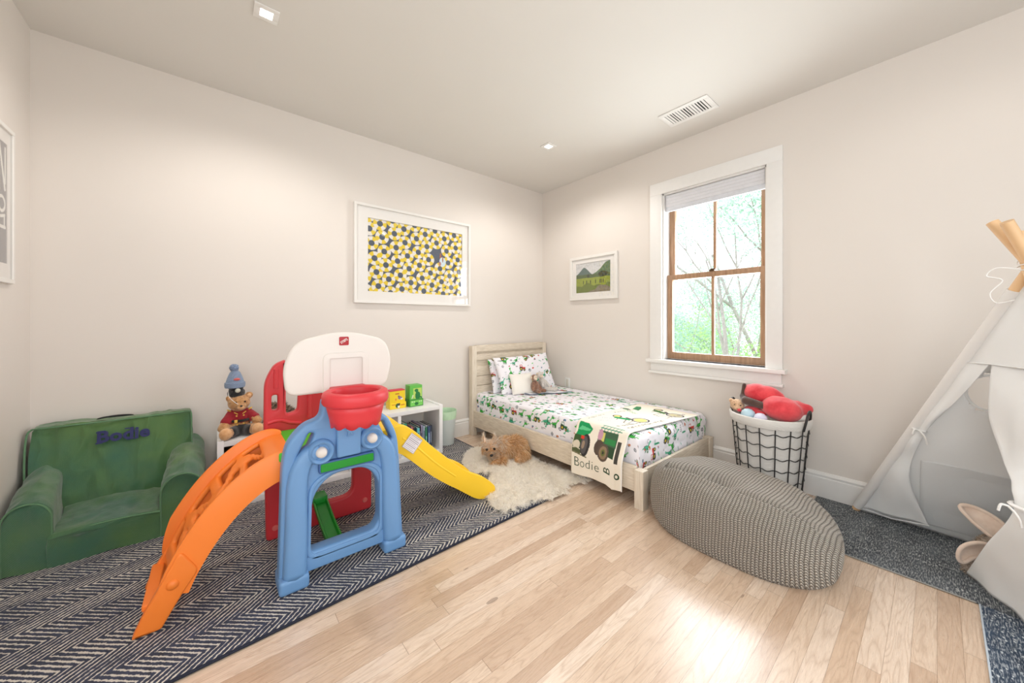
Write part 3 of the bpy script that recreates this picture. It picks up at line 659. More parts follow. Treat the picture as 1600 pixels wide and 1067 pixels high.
panel('name_bar_slot', round_poly([(0.352, 0.478), (0.592, 0.478), (0.592, 0.526), (0.352, 0.526)], 0.008), [], 0.03, 0.003, XZ(1.752), plastic('dark_blue_plastic', (60, 96, 150)), toy, 'dark blue slot')
panel('name_bar', round_poly([(0.358, 0.484), (0.586, 0.484), (0.586, 0.520), (0.358, 0.520)], 0.006), [], 0.03, 0.003, XZ(1.748), P_dg, toy, 'green bar')
# red rear panel
outer = round_poly([(0.205, RZ), (0.735, RZ), (0.74, 0.62), (0.73, 0.93), (0.66, 0.93), (0.655, 0.68), (0.60, 0.68), (0.60, 0.84), (0.355, 0.84), (0.345, 0.665), (0.292, 0.655), (0.290, 0.945), (0.240, 0.925), (0.197, 0.84), (0.195, 0.62)], [0.02, 0.02, 0.02, 0.07, 0.03, 0.02, 0.02, 0.03, 0.03, 0.02, 0.02, 0.008, 0.05, 0.05, 0.02])
s1 = round_poly([(0.228, 0.685), (0.256, 0.685), (0.256, 0.765), (0.228, 0.765)], 0.013); s2 = round_poly([(0.682, 0.685), (0.71, 0.685), (0.71, 0.765), (0.682, 0.765)], 0.013)
lo_ = round_poly([(0.30, 0.125), (0.63, 0.125), (0.63, 0.50), (0.30, 0.50)], 0.06)
panel('rear_panel', outer, [s1, s2, lo_], 0.055, 0.012, XZ(2.24), P_red, toy, 'red rear panel', 3)
for p_ in [smoothpath([(0.21, 2.212, 0.625), (0.26, 2.212, 0.632), (0.31, 2.212, 0.612), (0.36, 2.212, 0.60)], 4), [(0.245, 2.212, 0.80), (0.245, 2.212, 0.90)], [(0.40, 2.212, 0.62), (0.40, 2.212, 0.80)]]: tubes('moulded_rib', [p_], 0.010, P_red, toy)
for cx in (0.243, 0.695): turned('screw_cap', [(0.001, -0.006), (0.012, -0.005), (0.015, 0.0), (0.015, 0.01)], (cx, 2.212, 0.075), plastic('pale_red_plastic', (226, 110, 104)), toy, 18, 'Y')
# platform between the panels
bbox('platform', (0.215, 1.83, 0.535), (0.62, 2.22, 0.575), P_grn, toy, 0.01, 3, label='lime green platform')
# small green trough under it
bm = bmesh.new(); R = []
for i in range(11):
    t_ = i / 10; yy = 2.225 - t_ * 0.43; zz = 0.152 - 0.075 * math.sin(t_ * PI * 0.55); cx = 0.452
    R.append([bm.verts.new((cx + a, yy, zz + b)) for a, b in ((-0.036, 0.012), (-0.028, 0.014), (-0.022, 0.0), (0.022, 0.0), (0.028, 0.014), (0.036, 0.012), (0.034, -0.016), (-0.034, -0.016))])
for A, B in zip(R, R[1:]):
    for k in range(8): bm.faces.new((A[k], A[(k + 1) % 8], B[(k + 1) % 8], B[k]))
bm.faces.new(R[0]); bm.faces.new(R[-1]); build('ball_chute', bm, P_dg, toy, 'auto', label='small green ball chute')
bbox('chute_hook', (0.418, 2.195, 0.135), (0.488, 2.28, 0.175), P_dg, toy, 0.006)
# backboard
ob = round_poly([(0.235, 0.825), (0.665, 0.825), (0.695, 0.95), (0.665, 1.06), (0.465, 1.112), (0.265, 1.06), (0.222, 0.95)], [0.045, 0.045, 0.05, 0.09, 0.14, 0.09, 0.05], 8)
bb = panel('backboard', ob, [], 0.036, 0.013, XZ(1.80), P_wh, toy, 'off-white backboard', 4)
panel('target_square', round_poly([(0.375, 0.825), (0.575, 0.825), (0.575, 1.005), (0.375, 1.005)], [0, 0, 0.035, 0.035]), [round_poly([(0.398, 0.80), (0.552, 0.80), (0.552, 0.985), (0.398, 0.985)], [0, 0, 0.012, 0.012])], 0.014, 0.005, XZ(1.782), P_wh, bb)
panel('logo_plate', round_poly([(0.444, 1.038), (0.486, 1.038), (0.486, 1.078), (0.444, 1.078)], 0.006), [], 0.004, 0.0008, XZ(1.7815), plastic('dark_red_print', (172, 28, 40)), bb, 'small dark red logo square')
text('logo_lettering', 'STEP2', 0.0155, 0.0003, XZ(1.7793, 0.465, 1.058) @ Matrix.Rotation(math.radians(32), 4, 'Z'), P_wh, bb, 0.0003, 0.85)
# hoop and its skirt
hc = (0.478, 1.642, 0.0); hp = turned('hoop', [(0.098, 0.842), (0.104, 0.85), (0.118, 0.852), (0.130, 0.845), (0.135, 0.832), (0.135, 0.806), (0.130, 0.796), (0.122, 0.792), (0.098, 0.796), (0.093, 0.815), (0.098, 0.842)], hc, P_red, toy, 48, cap=False, label='red hoop rim')
bm = bmesh.new(); n_ = 72; R = []
for (ra, rb, h) in ((0.121, 0.113, 0.80), (0.113, 0.105, 0.765), (0.106, 0.098, 0.735), (0.101, 0.093, 0.0)):
    A, B = [], []
    for k in range(n_):
        a = 2 * PI * k / n_; z = h if h else 0.712 - 0.014 * abs(math.sin(a * 5.5))
        A.append(bm.verts.new((hc[0] + ra * math.cos(a), hc[1] + ra * math.sin(a), z))); B.append(bm.verts.new((hc[0] + rb * math.cos(a), hc[1] + rb * math.sin(a), z)))
    R.append((A, B))
for (A, B), (C, D) in zip(R, R[1:]):
    for k in range(n_):
        j = (k + 1) % n_; bm.faces.new((A[k], C[k], C[j], A[j])); bm.faces.new((B[k], B[j], D[j], D[k]))
for k in range(n_):
    j = (k + 1) % n_; A, B = R[-1]; bm.faces.new((A[k], B[k], B[j], A[j])); A, B = R[0]; bm.faces.new((A[k], A[j], B[j], B[k]))
build('net_skirt', bm, P_red, hp, True)
bbox('hoop_bracket', (0.40, 1.745, 0.775), (0.556, 1.79, 0.85), P_red, toy, 0.008)
# orange ramp : deck of ladder-like cut-outs between two deep side rails
prof_top = smoothpath([(0.262, 0, 0.578), (0.215, 0, 0.577), (0.15, 0, 0.552), (0.085, 0, 0.512), (0.02, 0, 0.455), (-0.04, 0, 0.385), (-0.095, 0, 0.30), (-0.14, 0, 0.21), (-0.165, 0, 0.14)], 5)
def rail(name, y, w, up, dn, foot):
    bm = bmesh.new(); R = []; n = len(prof_top)
    for i, p in enumerate(prof_top):
        a = prof_top[max(0, i - 1)]; b = prof_top[min(n - 1, i + 1)]; t_ = (b - a).normalized(); nn = Vector((t_.z, 0, -t_.x))
        s = i / (n - 1); u_ = up * math.sin(min(1, s * 3 + 0.15) * PI / 2) * (1 - 0.75 * max(0, (s - 0.8) / 0.2)); d_ = dn * (1 - 0.25 * s)
        R.append([bm.verts.new(Vector((p.x, y + c * w, p.z)) + nn * h) for c, h in ((-1, -d_), (-1, u_ - 0.006), (-0.6, u_), (0.6, u_), (1, u_ - 0.006), (1, -d_))])
    for A, B in zip(R, R[1:]):
        for k in range(6): bm.faces.new((A[k], A[(k + 1) % 6], B[(k + 1) % 6], B[k]))
    bm.faces.new(R[0]); bm.faces.new(R[-1]); o = build(name, bm, P_or, toy, 'auto', angle=50); return o
rail('ramp_rail', 1.852, 0.012, 0.004, 0.125, 0); rail('ramp_rail', 2.165, 0.012, 0.040, 0.110, 0)
# deck
nt, nw = 32, 10; P_ = [prof_top[min(len(prof_top) - 1, round(i * (len(prof_top) - 1) / nt))] for i in range(nt + 1)]
bm = bmesh.new(); Gd = []
for i, p in enumerate(P_):
    a = P_[max(0, i - 1)]; b = P_[min(nt, i + 1)]; t_ = (b - a).normalized(); nn = Vector((t_.z, 0, -t_.x))
    Gd.append([bm.verts.new(Vector((p.x, 1.855 + (2.162 - 1.855) * j / nw, p.z)) - nn * (0.012 + 0.02 * (1 - abs(2 * j / nw - 1)) * (i > 6))) for j in range(nw + 1)])
def cell(i, j):
    if i < 6 or i >= 31: return True
    k = (i - 6) % 6
    if k in (0, 5): return True
    if j in (0, 9): return True
    # truss: a leaning bar crosses each opening
    b = 2 + k if ((i - 6) // 6) % 2 == 0 else 7 - k
    return j in (b, b + 1)
for i in range(nt):
    for j in range(nw):
        if cell(i, j): bm.faces.new((Gd[i][j], Gd[i + 1][j], Gd[i + 1][j + 1], Gd[i][j + 1]))
bmesh.ops.delete(bm, geom=[v for v in bm.verts if not v.link_faces], context='VERTS')
bmesh.ops.recalc_face_normals(bm, faces=bm.faces); me = bpy.data.meshes.new('d'); bm.to_mesh(me); bm.free()
o = bpy.data.objects.new('d', me); COL.objects.link(o); m = o.modifiers.new('s', 'SOLIDIFY'); m.thickness = 0.026; m.offset = 0; m = o.modifiers.new('u', 'SUBSURF'); m.levels = 2
me2 = mesh_of(o); bpy.data.objects.remove(o); finish(me2, 'ramp_deck', P_or, toy, True, 'orange ladder deck with cut-outs')
for yy, xo in ((1.852, 0.0), (2.165, 0.0)):
    M_ = XZ(yy); out = round_poly([(-0.228, RZ + 0.002), (-0.150, RZ + 0.002), (-0.125, 0.06), (-0.085, 0.13), (-0.045, 0.19), (-0.10, 0.285), (-0.158, 0.165), (-0.20, 0.085)], [0.008, 0.008, 0.02, 0.03, 0.02, 0.03, 0.02, 0.02])
    panel('ramp_foot', out, [], 0.038, 0.008, M_, P_or, toy, None, 3)
    turned('pivot_boss', [(0.002, -0.028), (0.012, -0.026), (0.020, -0.018), (0.022, 0.0), (0.02, 0.018)], (-0.12, yy, 0.165), P_or, toy, 20, 'Y')
bbox('ramp_step', (-0.205, 1.86, 0.085), (-0.165, 2.16, 0.108), P_or, toy, 0.008, 3)
# yellow slide : a channel with raised rails
st = [(0.60, 0.565, 0.02, 0.06), (0.70, 0.562, 0.02, 0.10), (0.78, 0.553, 0.035, 0.125), (0.86, 0.490, 0.045, 0.135), (0.95, 0.395, 0.048, 0.125), (1.05, 0.305, 0.045, 0.115), (1.13, 0.238, 0.04, 0.105), (1.20, 0.180, 0.045, 0.10), (1.26, 0.128, 0.062, 0.09), (1.32, 0.085, 0.070, 0.07), (1.375, 0.055, 0.055, 0.042), (1.41, 0.045, 0.03, 0.033)]
cs = smoothpath([(a, 0, b) for a, b, c, d in st], 4); ex = smoothpath([(c, 0, d) for a, b, c, d in st], 4)
bm = bmesh.new(); R = []; ya, yb = 1.862, 2.20
for i, (p, e) in enumerate(zip(cs, ex)):
    z0_, hu, hd = p.z, e.x, e.z; xo = 0.10 * (i / len(cs)) * 0
    sec = [(ya, -hd), (ya - 0.008, -hd * 0.4), (ya, hu - 0.006), (ya + 0.010, hu), (ya + 0.028, hu), (ya + 0.040, hu - 0.008), (ya + 0.048, 0.0), (yb - 0.048, 0.0), (yb - 0.040, hu - 0.008), (yb - 0.028, hu), (yb - 0.010, hu), (yb, hu - 0.006), (yb + 0.008, -hd * 0.4), (yb, -hd), (yb - 0.03, -hd), (yb - 0.035, -0.02), (ya + 0.035, -0.02), (ya + 0.03, -hd)]
    R.append([bm.verts.new((p.x, y, max(RZ, z0_ + h))) for y, h in sec])
for A, B in zip(R, R[1:]):
    for k in range(18): bm.faces.new((A[k], A[(k + 1) % 18], B[(k + 1) % 18], B[k]))
bm.faces.new(R[0]); bm.faces.new(R[-1])
bmesh.ops.bevel(bm, geom=[e for e in bm.edges if len(e.link_faces) == 2 and e.calc_face_angle(0) > 0.9], offset=0.004, segments=2, affect='EDGES')
sl = build('slide', bm, P_yel, toy, 'auto', label='yellow slide', angle=45)
tubes('moulded_ridge', [smoothpath([(p.x, ya - 0.004, max(0.05, p.z - 0.035)) for p in cs[8:26:3]], 3)], 0.006, P_yel, sl)
# warning sticker on the slide's side
cv = Canvas(0, 0, 0.085, 0.085, 0.0015, srgb(226, 220, 222)); L = cv.loc(0, 0)
for k in range(9): cv.rect(L, 0.006, 0.008 + k * 0.0085, 0.078 - 0.012 * (k % 3 == 1), 0.0105 + k * 0.0085, srgb(140, 128, 136))
cv.rect(L, 0, 0, 0.085, 0.002, srgb(110, 90, 60)); cv.rect(L, 0, 0.083, 0.085, 0.085, srgb(110, 90, 60)); cv.rect(L, 0, 0, 0.002, 0.085, srgb(110, 90, 60)); cv.rect(L, 0.083, 0, 0.085, 0.085, srgb(110, 90, 60))
ca, sa = math.cos(-0.72), math.sin(-0.72)
sheet('warning_sticker', cv, lambda U, V: (0.775 + U * ca - V * sa, 1.8515 + 0 * U, 0.475 + U * sa + V * ca), painted('sticker_paper', 0.5), sl, 'white printed sticker')

# ================================================================ green fabric armchair
g = G('dark_green_twill'); v = g.obj(); x, y, z = g.xyz(v)
h = g.m('ADD', g.m('MULTIPLY', g.m('SINE', g.m('MULTIPLY', g.m('ADD', x, g.m('ADD', y, z)), 1600.0)), 0.05), g.m('MULTIPLY', g.noise(g.vec(x, y, g.m('MULTIPLY', z, 0.6)), 11.0, 5.0, 0.55), 1.6))
M_grn = g.pbr(g.ramp(g.noise(v, 4.0, 3.0), [(0.35, srgb(46, 100, 74)), (0.65, srgb(78, 118, 58))]), 0.5, g.bump(h, 0.6, 0.014), Sheen_Weight=0.5)
M_pip = cloth('green_piping', (92, 132, 96), 0.8)
ch = thing('childs_armchair', (-0.39, 2.84, RZ), 'dark green slipcovered childs armchair with embroidered back, in the left corner', 'armchair')
def wr(v, a=0.006, s=9.0): return Vector(v) + Vector((0, -1, 0.5)) * a * noise.noise(Vector(v) * s) + Vector((0, 0, 1)) * a * 0.6 * noise.noise(Vector(v) * s * 2.3 + Vector((5, 1, 2)))
def loft(name, rings, mat, parent, wrk=0.005, label=None, capped=True):
    bm = bmesh.new(); R = [[bm.verts.new(wr(p, wrk)) for p in r] for r in rings]; n = len(R[0])
    for A, B in zip(R, R[1:]):
        for k in range(n): bm.faces.new((A[k], A[(k + 1) % n], B[(k + 1) % n], B[k]))
    if capped:
        for r in (R[0], R[-1]):
            c = sum((v.co for v in r), Vector()) / n; cv_ = bm.verts.new(c)
            for k in range(n): bm.faces.new((r[k], r[(k + 1) % n], cv_))
    return build(name, bm, mat, parent, 'auto', label=label, angle=40)
def arch(x0, x1, z0, z1, n=14):
    """upright profile: straight sides, round top"""
    cx, rx = (x0 + x1) / 2, (x1 - x0) / 2; rz = min(rx * 1.05, (z1 - z0) * 0.6); out = [(x0, z0), (x0, z0 + (z1 - z0 - rz) * 0.5)]
    for k in range(n + 1):
        a = PI - PI * k / n; out.append((cx + rx * math.cos(a), z1 - rz + rz * math.sin(a)))
    return out + [(x1, z0 + (z1 - z0 - rz) * 0.5), (x1, z0), ((x0 + x1) / 2, z0)]
def arm(x0, x1, xi0, xi1):
    ys = [2.640, 2.648, 2.68, 2.72, 2.76, 2.80, 2.85, 2.90, 2.95, 3.0]; rings = []
    for i, y in enumerate(ys):
        t_ = (y - 2.64) / 0.36; zt = 0.322 + 0.13 * t_ - 0.012 * (i == 0); a = x0 + (xi0 - x0) * t_ + 0.006 * (i == 0); b = x1 + (xi1 - x1) * t_ - 0.006 * (i == 0)
        rings.append([(px, y, pz) for px, pz in arch(a, b, RZ, zt)])
    loft('armrest', rings, M_grn, ch, 0.009)
    tubes('piping', [[Vector((px, 2.640, pz)) for px, pz in arch(x0 + 0.003, x1 - 0.003, RZ + 0.004, 0.32)[:-1]]], 0.0042, M_pip, ch)
arm(-0.727, -0.578, -0.722, -0.60); arm(-0.222, -0.045, -0.205, -0.050)
# seat
rings = []
for i, (y, zt) in enumerate(((2.632, 0.140), (2.640, 0.152), (2.68, 0.160), (2.74, 0.172), (2.80, 0.185), (2.86, 0.20), (2.92, 0.21))):
    n = 12; top = [(-0.585 + 0.37 * k / n, y, zt + 0.014 * math.sin(PI * k / n)) for k in range(n + 1)]
    rings.append([(-0.585, y, RZ)] + top + [(-0.215, y, RZ)])
loft('seat', rings, M_grn, ch, 0.008)
tubes('seat_piping', [[Vector((-0.582 + 0.364 * k / 12, 2.634, 0.147 + 0.014 * math.sin(PI * k / 12))) for k in range(13)]], 0.004, M_pip, ch)
# back
rings = []; n = 16
for z, yf, yb in ((RZ, 2.88, 3.02), (0.15, 2.87, 3.04), (0.25, 2.875, 3.05), (0.35, 2.895, 3.052), (0.45, 2.915, 3.053), (0.54, 2.935, 3.054), (0.590, 2.947, 3.050), (0.602, 2.955, 3.040)):
    x0 = -0.705 - 0.012 * (z / 0.6) + 0.01 * (z > 0.59); x1 = -0.075 - 0.035 * (z / 0.6) - 0.01 * (z > 0.59)
    f = [(x0 + (x1 - x0) * k / n, yf - 0.012 * math.sin(PI * k / n), z) for k in range(n + 1)]; b = [(x1 + (x0 - x1) * k / 4, yb, z) for k in range(5)]
    rings.append(f + b)
bk = loft('backrest', rings, M_grn, ch, 0.012)
pts = [(-0.722, 2.898, 0.34), (-0.727, 2.92, 0.48), (-0.724, 2.938, 0.575), (-0.712, 2.943, 0.597)] + [(-0.70 + 0.575 * k / 10, 2.940 - 0.012 * math.sin(PI * k / 10), 0.601) for k in range(11)] + [(-0.112, 2.945, 0.594), (-0.108, 2.935, 0.56), (-0.104, 2.905, 0.40), (-0.09, 2.89, 0.30)]
tubes('back_piping', [smoothpath(pts, 3)], 0.004, M_pip, ch)
tubes('carry_handle', [smoothpath([(-0.50, 3.0, 0.60), (-0.485, 3.0, 0.608), (-0.43, 3.0, 0.612), (-0.375, 3.0, 0.608), (-0.36, 3.0, 0.60)], 4)], 0.006, simple('black_webbing', (24, 24, 26), 0.8), ch)
M_navt = cloth('navy_thread', (28, 34, 92), 0.6)
LM = basis((-0.387, 2.9075, 0.520), (1, 0.0, 0), (0, 0.20, 1))
tx = text('embroidered_name', 'Bodie', 0.084, 0.003, LM, M_navt, bk, 0.0030, 1.05)
for lo, hi in (((-0.103, 0.025), (-0.078, 0.032)), ((-0.103, -0.032), (-0.078, -0.025)), ((0.003, 0.028), (0.022, 0.034)), ((0.012, -0.032), (0.031, -0.026)), ((0.034, 0.010), (0.046, 0.016)), ((0.034, -0.032), (0.056, -0.026))): bbox('letter_serif', (lo[0], lo[1], -0.002), (hi[0], hi[1], 0.0022), M_navt, bk, 0, M=LM)

for o_ in [c for c in COL.objects if c.parent == ch and c.name.split('.')[0] in ('armrest', 'seat', 'backrest')]: crumple(o_, 0.011 if o_.name.startswith('back') else 0.010, 6.0, 2 if not o_.name.startswith('back') else 3, len(o_.name))
# ================================================================ low white shelf and what stands on and in it
SX0, SX1, SY0, SY1, SH = 0.012, 1.518, 2.752, 3.052, 0.447
sh = thing('cube_shelf', ((SX0 + SX1) / 2, 2.9, RZ), 'low white four-compartment cube shelf along the long wall, behind the climbing toy', 'shelf')
sz = 0.425
bbox('top_panel', (SX0 + 0.03, SY0 + 0.002, sz - 0.032), (SX1 - 0.03, SY1, sz), M_white, sh, 0.001)
bbox('bottom_panel', (SX0 + 0.03, SY0 + 0.002, RZ), (SX1 - 0.03, SY1, RZ + 0.036), M_white, sh, 0.001)
for x_ in (SX0, SX1 - 0.031): bbox('side_panel', (x_, SY0, RZ), (x_ + 0.031, SY1, sz + 0.006), M_white, sh, 0.001)
for x_ in (0.39, 0.757, 1.122): bbox('divider', (x_, SY0 + 0.004, RZ + 0.036), (x_ + 0.026, SY1, sz - 0.032), M_white, sh, 0.001)
ST = sz
RB = RZ + 0.036
cols = [('white spiral-bound notebook', (232, 230, 226), .245, .012), ('pale white picture book', (220, 228, 230), .20, .010), ('tall green and aqua picture book', (60, 150, 120), .262, .030), ('dark navy hardcover book', (38, 52, 84), .232, .016),
        ('slim blue hardcover book', (60, 92, 160), .220, .012), ('pink thin picture book', (214, 140, 150), .226, .010), ('dark red thin book', (130, 48, 52), .218, .009), ('black and teal book', (28, 60, 70), .214, .018),
        ('turquoise picture book', (110, 196, 204), .210, .018), ('black hardcover book', (32, 36, 46), .214, .020), ('lilac picture book', (190, 176, 206), .222, .012), ('white and blue book', (190, 206, 226), .212, .012),
        ('green and navy book', (50, 120, 90), .204, .014), ('thin white book beside the navy one', (226, 230, 236), .21, .008), ('steel blue book against the shelf side', (66, 90, 130), .206, .016), ('dark slate book last on the right', (54, 62, 78), .208, .016)]
xx = 1.156; rb = random.Random(3)
for i, (nm, c, h, w) in enumerate(cols):
    w *= 1.12; d = 0.19 + rb.uniform(-0.01, 0.02); yf = SY0 + 0.026 + rb.uniform(0, 0.03)
    t = thing('picture_book', (xx + w / 2, yf + d / 2, RB), nm + ' standing in the right shelf compartment', 'book', 'picture books in the right compartment')
    cm = simple('book_cover_%s' % nm.replace(' ', '_'), c, 0.4, 0.1, 60)
    boxes('cover', [((xx, yf, RB), (xx + 0.0022, yf + d, RB + h)), ((xx + w - 0.0024, yf, RB), (xx + w - 0.0002, yf + d, RB + h)), ((xx + 0.0022, yf, RB), (xx + w - 0.0024, yf + 0.002, RB + h))], cm, t, 0)
    bbox('pages', (xx + 0.0023, yf + 0.003, RB + 0.003), (xx + w - 0.0025, yf + d - 0.004, RB + h - 0.004), simple('book_pages', (232, 226, 212), 0.9), t, 0)
    bc = sc3(c, 1.0) if False else tuple(min(255, k + 90) if sum(c) < 380 else max(0, k - 90) for k in c)
    bbox('spine_print', (xx + w * 0.25, yf - 0.0004, RB + h * 0.3), (xx + w * 0.75, yf + 0.001, RB + h * rb.uniform(0.6, 0.85)), simple('spine_%d' % i, bc, 0.5, 0.2, 120), t, 0)
    if i == 0:
        tubes('spiral_wire', [[Vector((xx + w / 2 + 0.006 * math.cos(a), yf - 0.004 + 0.006 * math.sin(a), RB + 0.01 + a / (2 * PI) * 0.0095)) for a in np.linspace(0, 2 * PI * 23, 23 * 8)]], 0.0008, simple('black_wire', (30, 30, 30), 0.4), t, 4)
    xx += w + 0.0012
print('books end', xx)
# plain dark box filling the left compartment
bbox('storage_box', (0.05, 2.80, RB), (0.37, 3.03, 0.33), simple('brown_felt', (84, 66, 56), 0.95, 0.1), None, 0.008)
tag(bpy.data.objects['storage_box'], 'dark brown storage box inside the left shelf compartment under the bear', 'box')

def book_box(x0, x1, y0, y1, h, front_h, cols_, label, name, split, th=0.004):
    t = thing(name, ((x0 + x1) / 2, (y0 + y1) / 2, ST), label, 'boxed books'); z = ST + 0.0005
    ca_, cb_ = simple(name + '_card_' + label[:6], cols_[0], 0.4, 0.05), simple(name + '_books_' + label[:6], cols_[1], 0.4, 0.12, 50)
    bbox('slipcase', (x0, y0, z), (x1, y1, z + front_h), ca_, t, 0.002)
    bbox('book_block', (x0 + 0.006, y0 + 0.012, z + front_h * 0.5), (x1 - 0.006, y1 - 0.004, z + h), cb_, t, 0.003)
    return t
t = book_box(1.10, 1.238, 2.87, 2.96, 0.145, 0.052, ((242, 214, 36), (240, 212, 48)), 'yellow boxed set of little books on the shelf top, behind the hoop', 'book_set', 0)
bbox('red_lid', (1.104, 2.882, ST + 0.145), (1.234, 2.956, ST + 0.152), simple('red_card', (214, 54, 72), 0.5), t, 0.002)
cv = Canvas(0, 0, 0.13, 0.14, 0.002, srgb(242, 212, 44)); L = cv.loc(0, 0)
cv.rect(L, 0.045, 0.112, 0.08, 0.124, srgb(196, 110, 40)); cv.ell(L, 0.086, 0.082, 0.017, 0.013, srgb(140, 120, 150)); cv.ell(L, 0.075, 0.095, 0.009, 0.008, srgb(120, 96, 120)); cv.ell(L, 0.10, 0.073, 0.012, 0.007, srgb(226, 230, 236)); cv.ell(L, 0.05, 0.072, 0.008, 0.010, srgb(238, 150, 60))
sheet('cover_print', cv, lambda U, V: (1.104 + U, 2.8812 + 0 * U, ST + 0.004 + V), painted('box_print', 0.4), t)
cv = Canvas(0, 0, 0.134, 0.05, 0.002, srgb(246, 216, 40)); L = cv.loc(0, 0)
cv.rect(L, 0.012, 0.030, 0.045, 0.038, srgb(206, 120, 40)); cv.rect(L, 0.088, 0.022, 0.124, 0.032, srgb(206, 120, 40)); cv.ell(L, 0.062, 0.024, 0.017, 0.019, srgb(40, 84, 50)); cv.ell(L, 0.072, 0.014, 0.010, 0.010, srgb(230, 236, 230)); cv.ell(L, 0.076, 0.034, 0.008, 0.010, srgb(70, 48, 56))
sheet('tray_print', cv, lambda U, V: (1.102 + U, 2.8692 + 0 * U, ST + 0.002 + V), painted('box_print', 0.4), t)
t = book_box(1.262, 1.385, 2.852, 2.96, 0.178, 0.06, ((52, 150, 62), (96, 186, 74)), 'green boxed set of little books with a dinosaur picture, on the shelf top', 'book_set', 0)
cv = Canvas(0, 0, 0.112, 0.172, 0.002, srgb(104, 196, 84)); L = cv.loc(0, 0)
cv.rect(L, 0.03, 0.06, 0.108, 0.15, srgb(188, 218, 110)); cv.ell(L, 0.072, 0.085, 0.024, 0.034, srgb(34, 124, 66)); cv.ell(L, 0.060, 0.13, 0.017, 0.014, srgb(34, 124, 66)); cv.line(L, 0.06, 0.13, 0.082, 0.075, 0.022, srgb(34, 124, 66)); cv.line(L, 0.08, 0.08, 0.104, 0.066, 0.012, srgb(34, 124, 66)); cv.line(L, 0.02, 0.065, 0.028, 0.09, 0.01, srgb(220, 230, 200))
sheet('cover_print', cv, lambda U, V: (1.268 + U, 2.8632 + 0 * U, ST + 0.004 + V), painted('box_print', 0.4), t)
cv = Canvas(0, 0, 0.12, 0.056, 0.002, srgb(120, 204, 92)); L = cv.loc(0, 0)
cv.rect(L, 0.0, 0.0, 0.12, 0.006, srgb(30, 100, 44)); cv.rect(L, 0.0, 0.05, 0.12, 0.056, srgb(30, 100, 44)); cv.rect(L, 0.0, 0.0, 0.005, 0.056, srgb(30, 100, 44)); cv.rect(L, 0.115, 0.0, 0.12, 0.056, srgb(30, 100, 44)); cv.ell(L, 0.06, 0.022, 0.018, 0.013, srgb(36, 120, 56))
for k in range(6): cv.rect(L, 0.018 + k * 0.016, 0.034, 0.028 + k * 0.016, 0.044, srgb(226, 240, 210)) if k not in (2, 3) else None
sheet('tray_print', cv, lambda U, V: (1.2635 + U, 2.8512 + 0 * U, ST + 0.002 + V), painted('box_print', 0.4), t)

# translucent bin beside the shelf
g = G('milky_plastic'); M_milk = g.pbr(srgb(222, 228, 226), 0.35, Alpha=0.85, Transmission_Weight=0.2)
t = thing('waste_bin', (1.655, 2.94, RZ), 'small milky plastic bin with pale green rim between the shelf and the bed', 'bin')
turned('bin_body', [(0.078, 0.002), (0.082, 0.10), (0.090, 0.20), (0.098, 0.262), (0.094, 0.262), (0.086, 0.20), (0.078, 0.10), (0.074, 0.008)], (1.655, 2.945, RZ), M_milk, t, 28)
turned('rim_band', [(0.0945, 0.235), (0.1, 0.275), (0.103, 0.31), (0.098, 0.31), (0.095, 0.275), (0.089, 0.235)], (1.655, 2.945, RZ), simple('pale_green_rim', (196, 226, 192), 0.5), t, 28, cap=False)

# ================================================================ guard teddy on the shelf
M_tan = fuzzy('tan_plush', (176, 124, 74), (214, 166, 112)); M_pad = fuzzy('light_paw_plush', (222, 160, 104), (242, 196, 146), 30)
M_blk = fuzzy('black_plush', (18, 18, 20), (38, 38, 40)); M_redc = cloth('red_tunic_felt', (150, 22, 36), 0.85); M_gold = simple('gold_braid', (226, 186, 84), 0.5)
tb = thing('teddy_bear', (0.13, 2.87, ST), 'tan teddy bear in red guard tunic and black hat sitting on the white shelf', 'teddy bear')
bx, by, bz = 0.125, 2.885, ST
blob('body', [ell((bx, by, bz + 0.085), (0.058, 0.05, 0.075)), ell((bx - 0.004, by - 0.02, bz + 0.205), (0.058, 0.052, 0.052)), ell((bx - 0.050, by - 0.018, bz + 0.238), (0.022, 0.012, 0.022)), ell((bx + 0.048, by - 0.018, bz + 0.248), (0.022, 0.012, 0.022)),
      ell((bx + 0.004, by - 0.066, bz + 0.190), (0.027, 0.026, 0.022)), cap((bx - 0.045, by - 0.01, bz + 0.13), (bx - 0.085, by - 0.06, bz + 0.065), 0.026, 0.027), cap((bx + 0.045, by - 0.01, bz + 0.13), (bx + 0.088, by - 0.055, bz + 0.085), 0.026, 0.026),
      cap((bx - 0.03, by - 0.02, bz + 0.035), (bx - 0.068, by - 0.115, bz + 0.038), 0.034, 0.030), cap((bx + 0.03, by - 0.02, bz + 0.035), (bx + 0.078, by - 0.105, bz + 0.04), 0.034, 0.030)], M_tan, tb, 0.005, 2, 0.002, 90)
blob('foot_pad', [ell((bx - 0.074, by - 0.128, bz + 0.042), (0.032, 0.020, 0.037), (0, 0, -0.2))], M_pad, tb, 0.004, 1); blob('foot_pad', [ell((bx + 0.086, by - 0.118, bz + 0.045), (0.032, 0.020, 0.037), (0, 0, 0.2))], M_pad, tb, 0.004, 1)
blob('muzzle', [ell((bx + 0.004, by - 0.074, bz + 0.186), (0.022, 0.020, 0.018))], M_pad, tb, 0.004, 1)
blob('nose', [ell((bx + 0.004, by - 0.095, bz + 0.196), (0.008, 0.006, 0.006))], M_blk, tb, 0.002, 1)
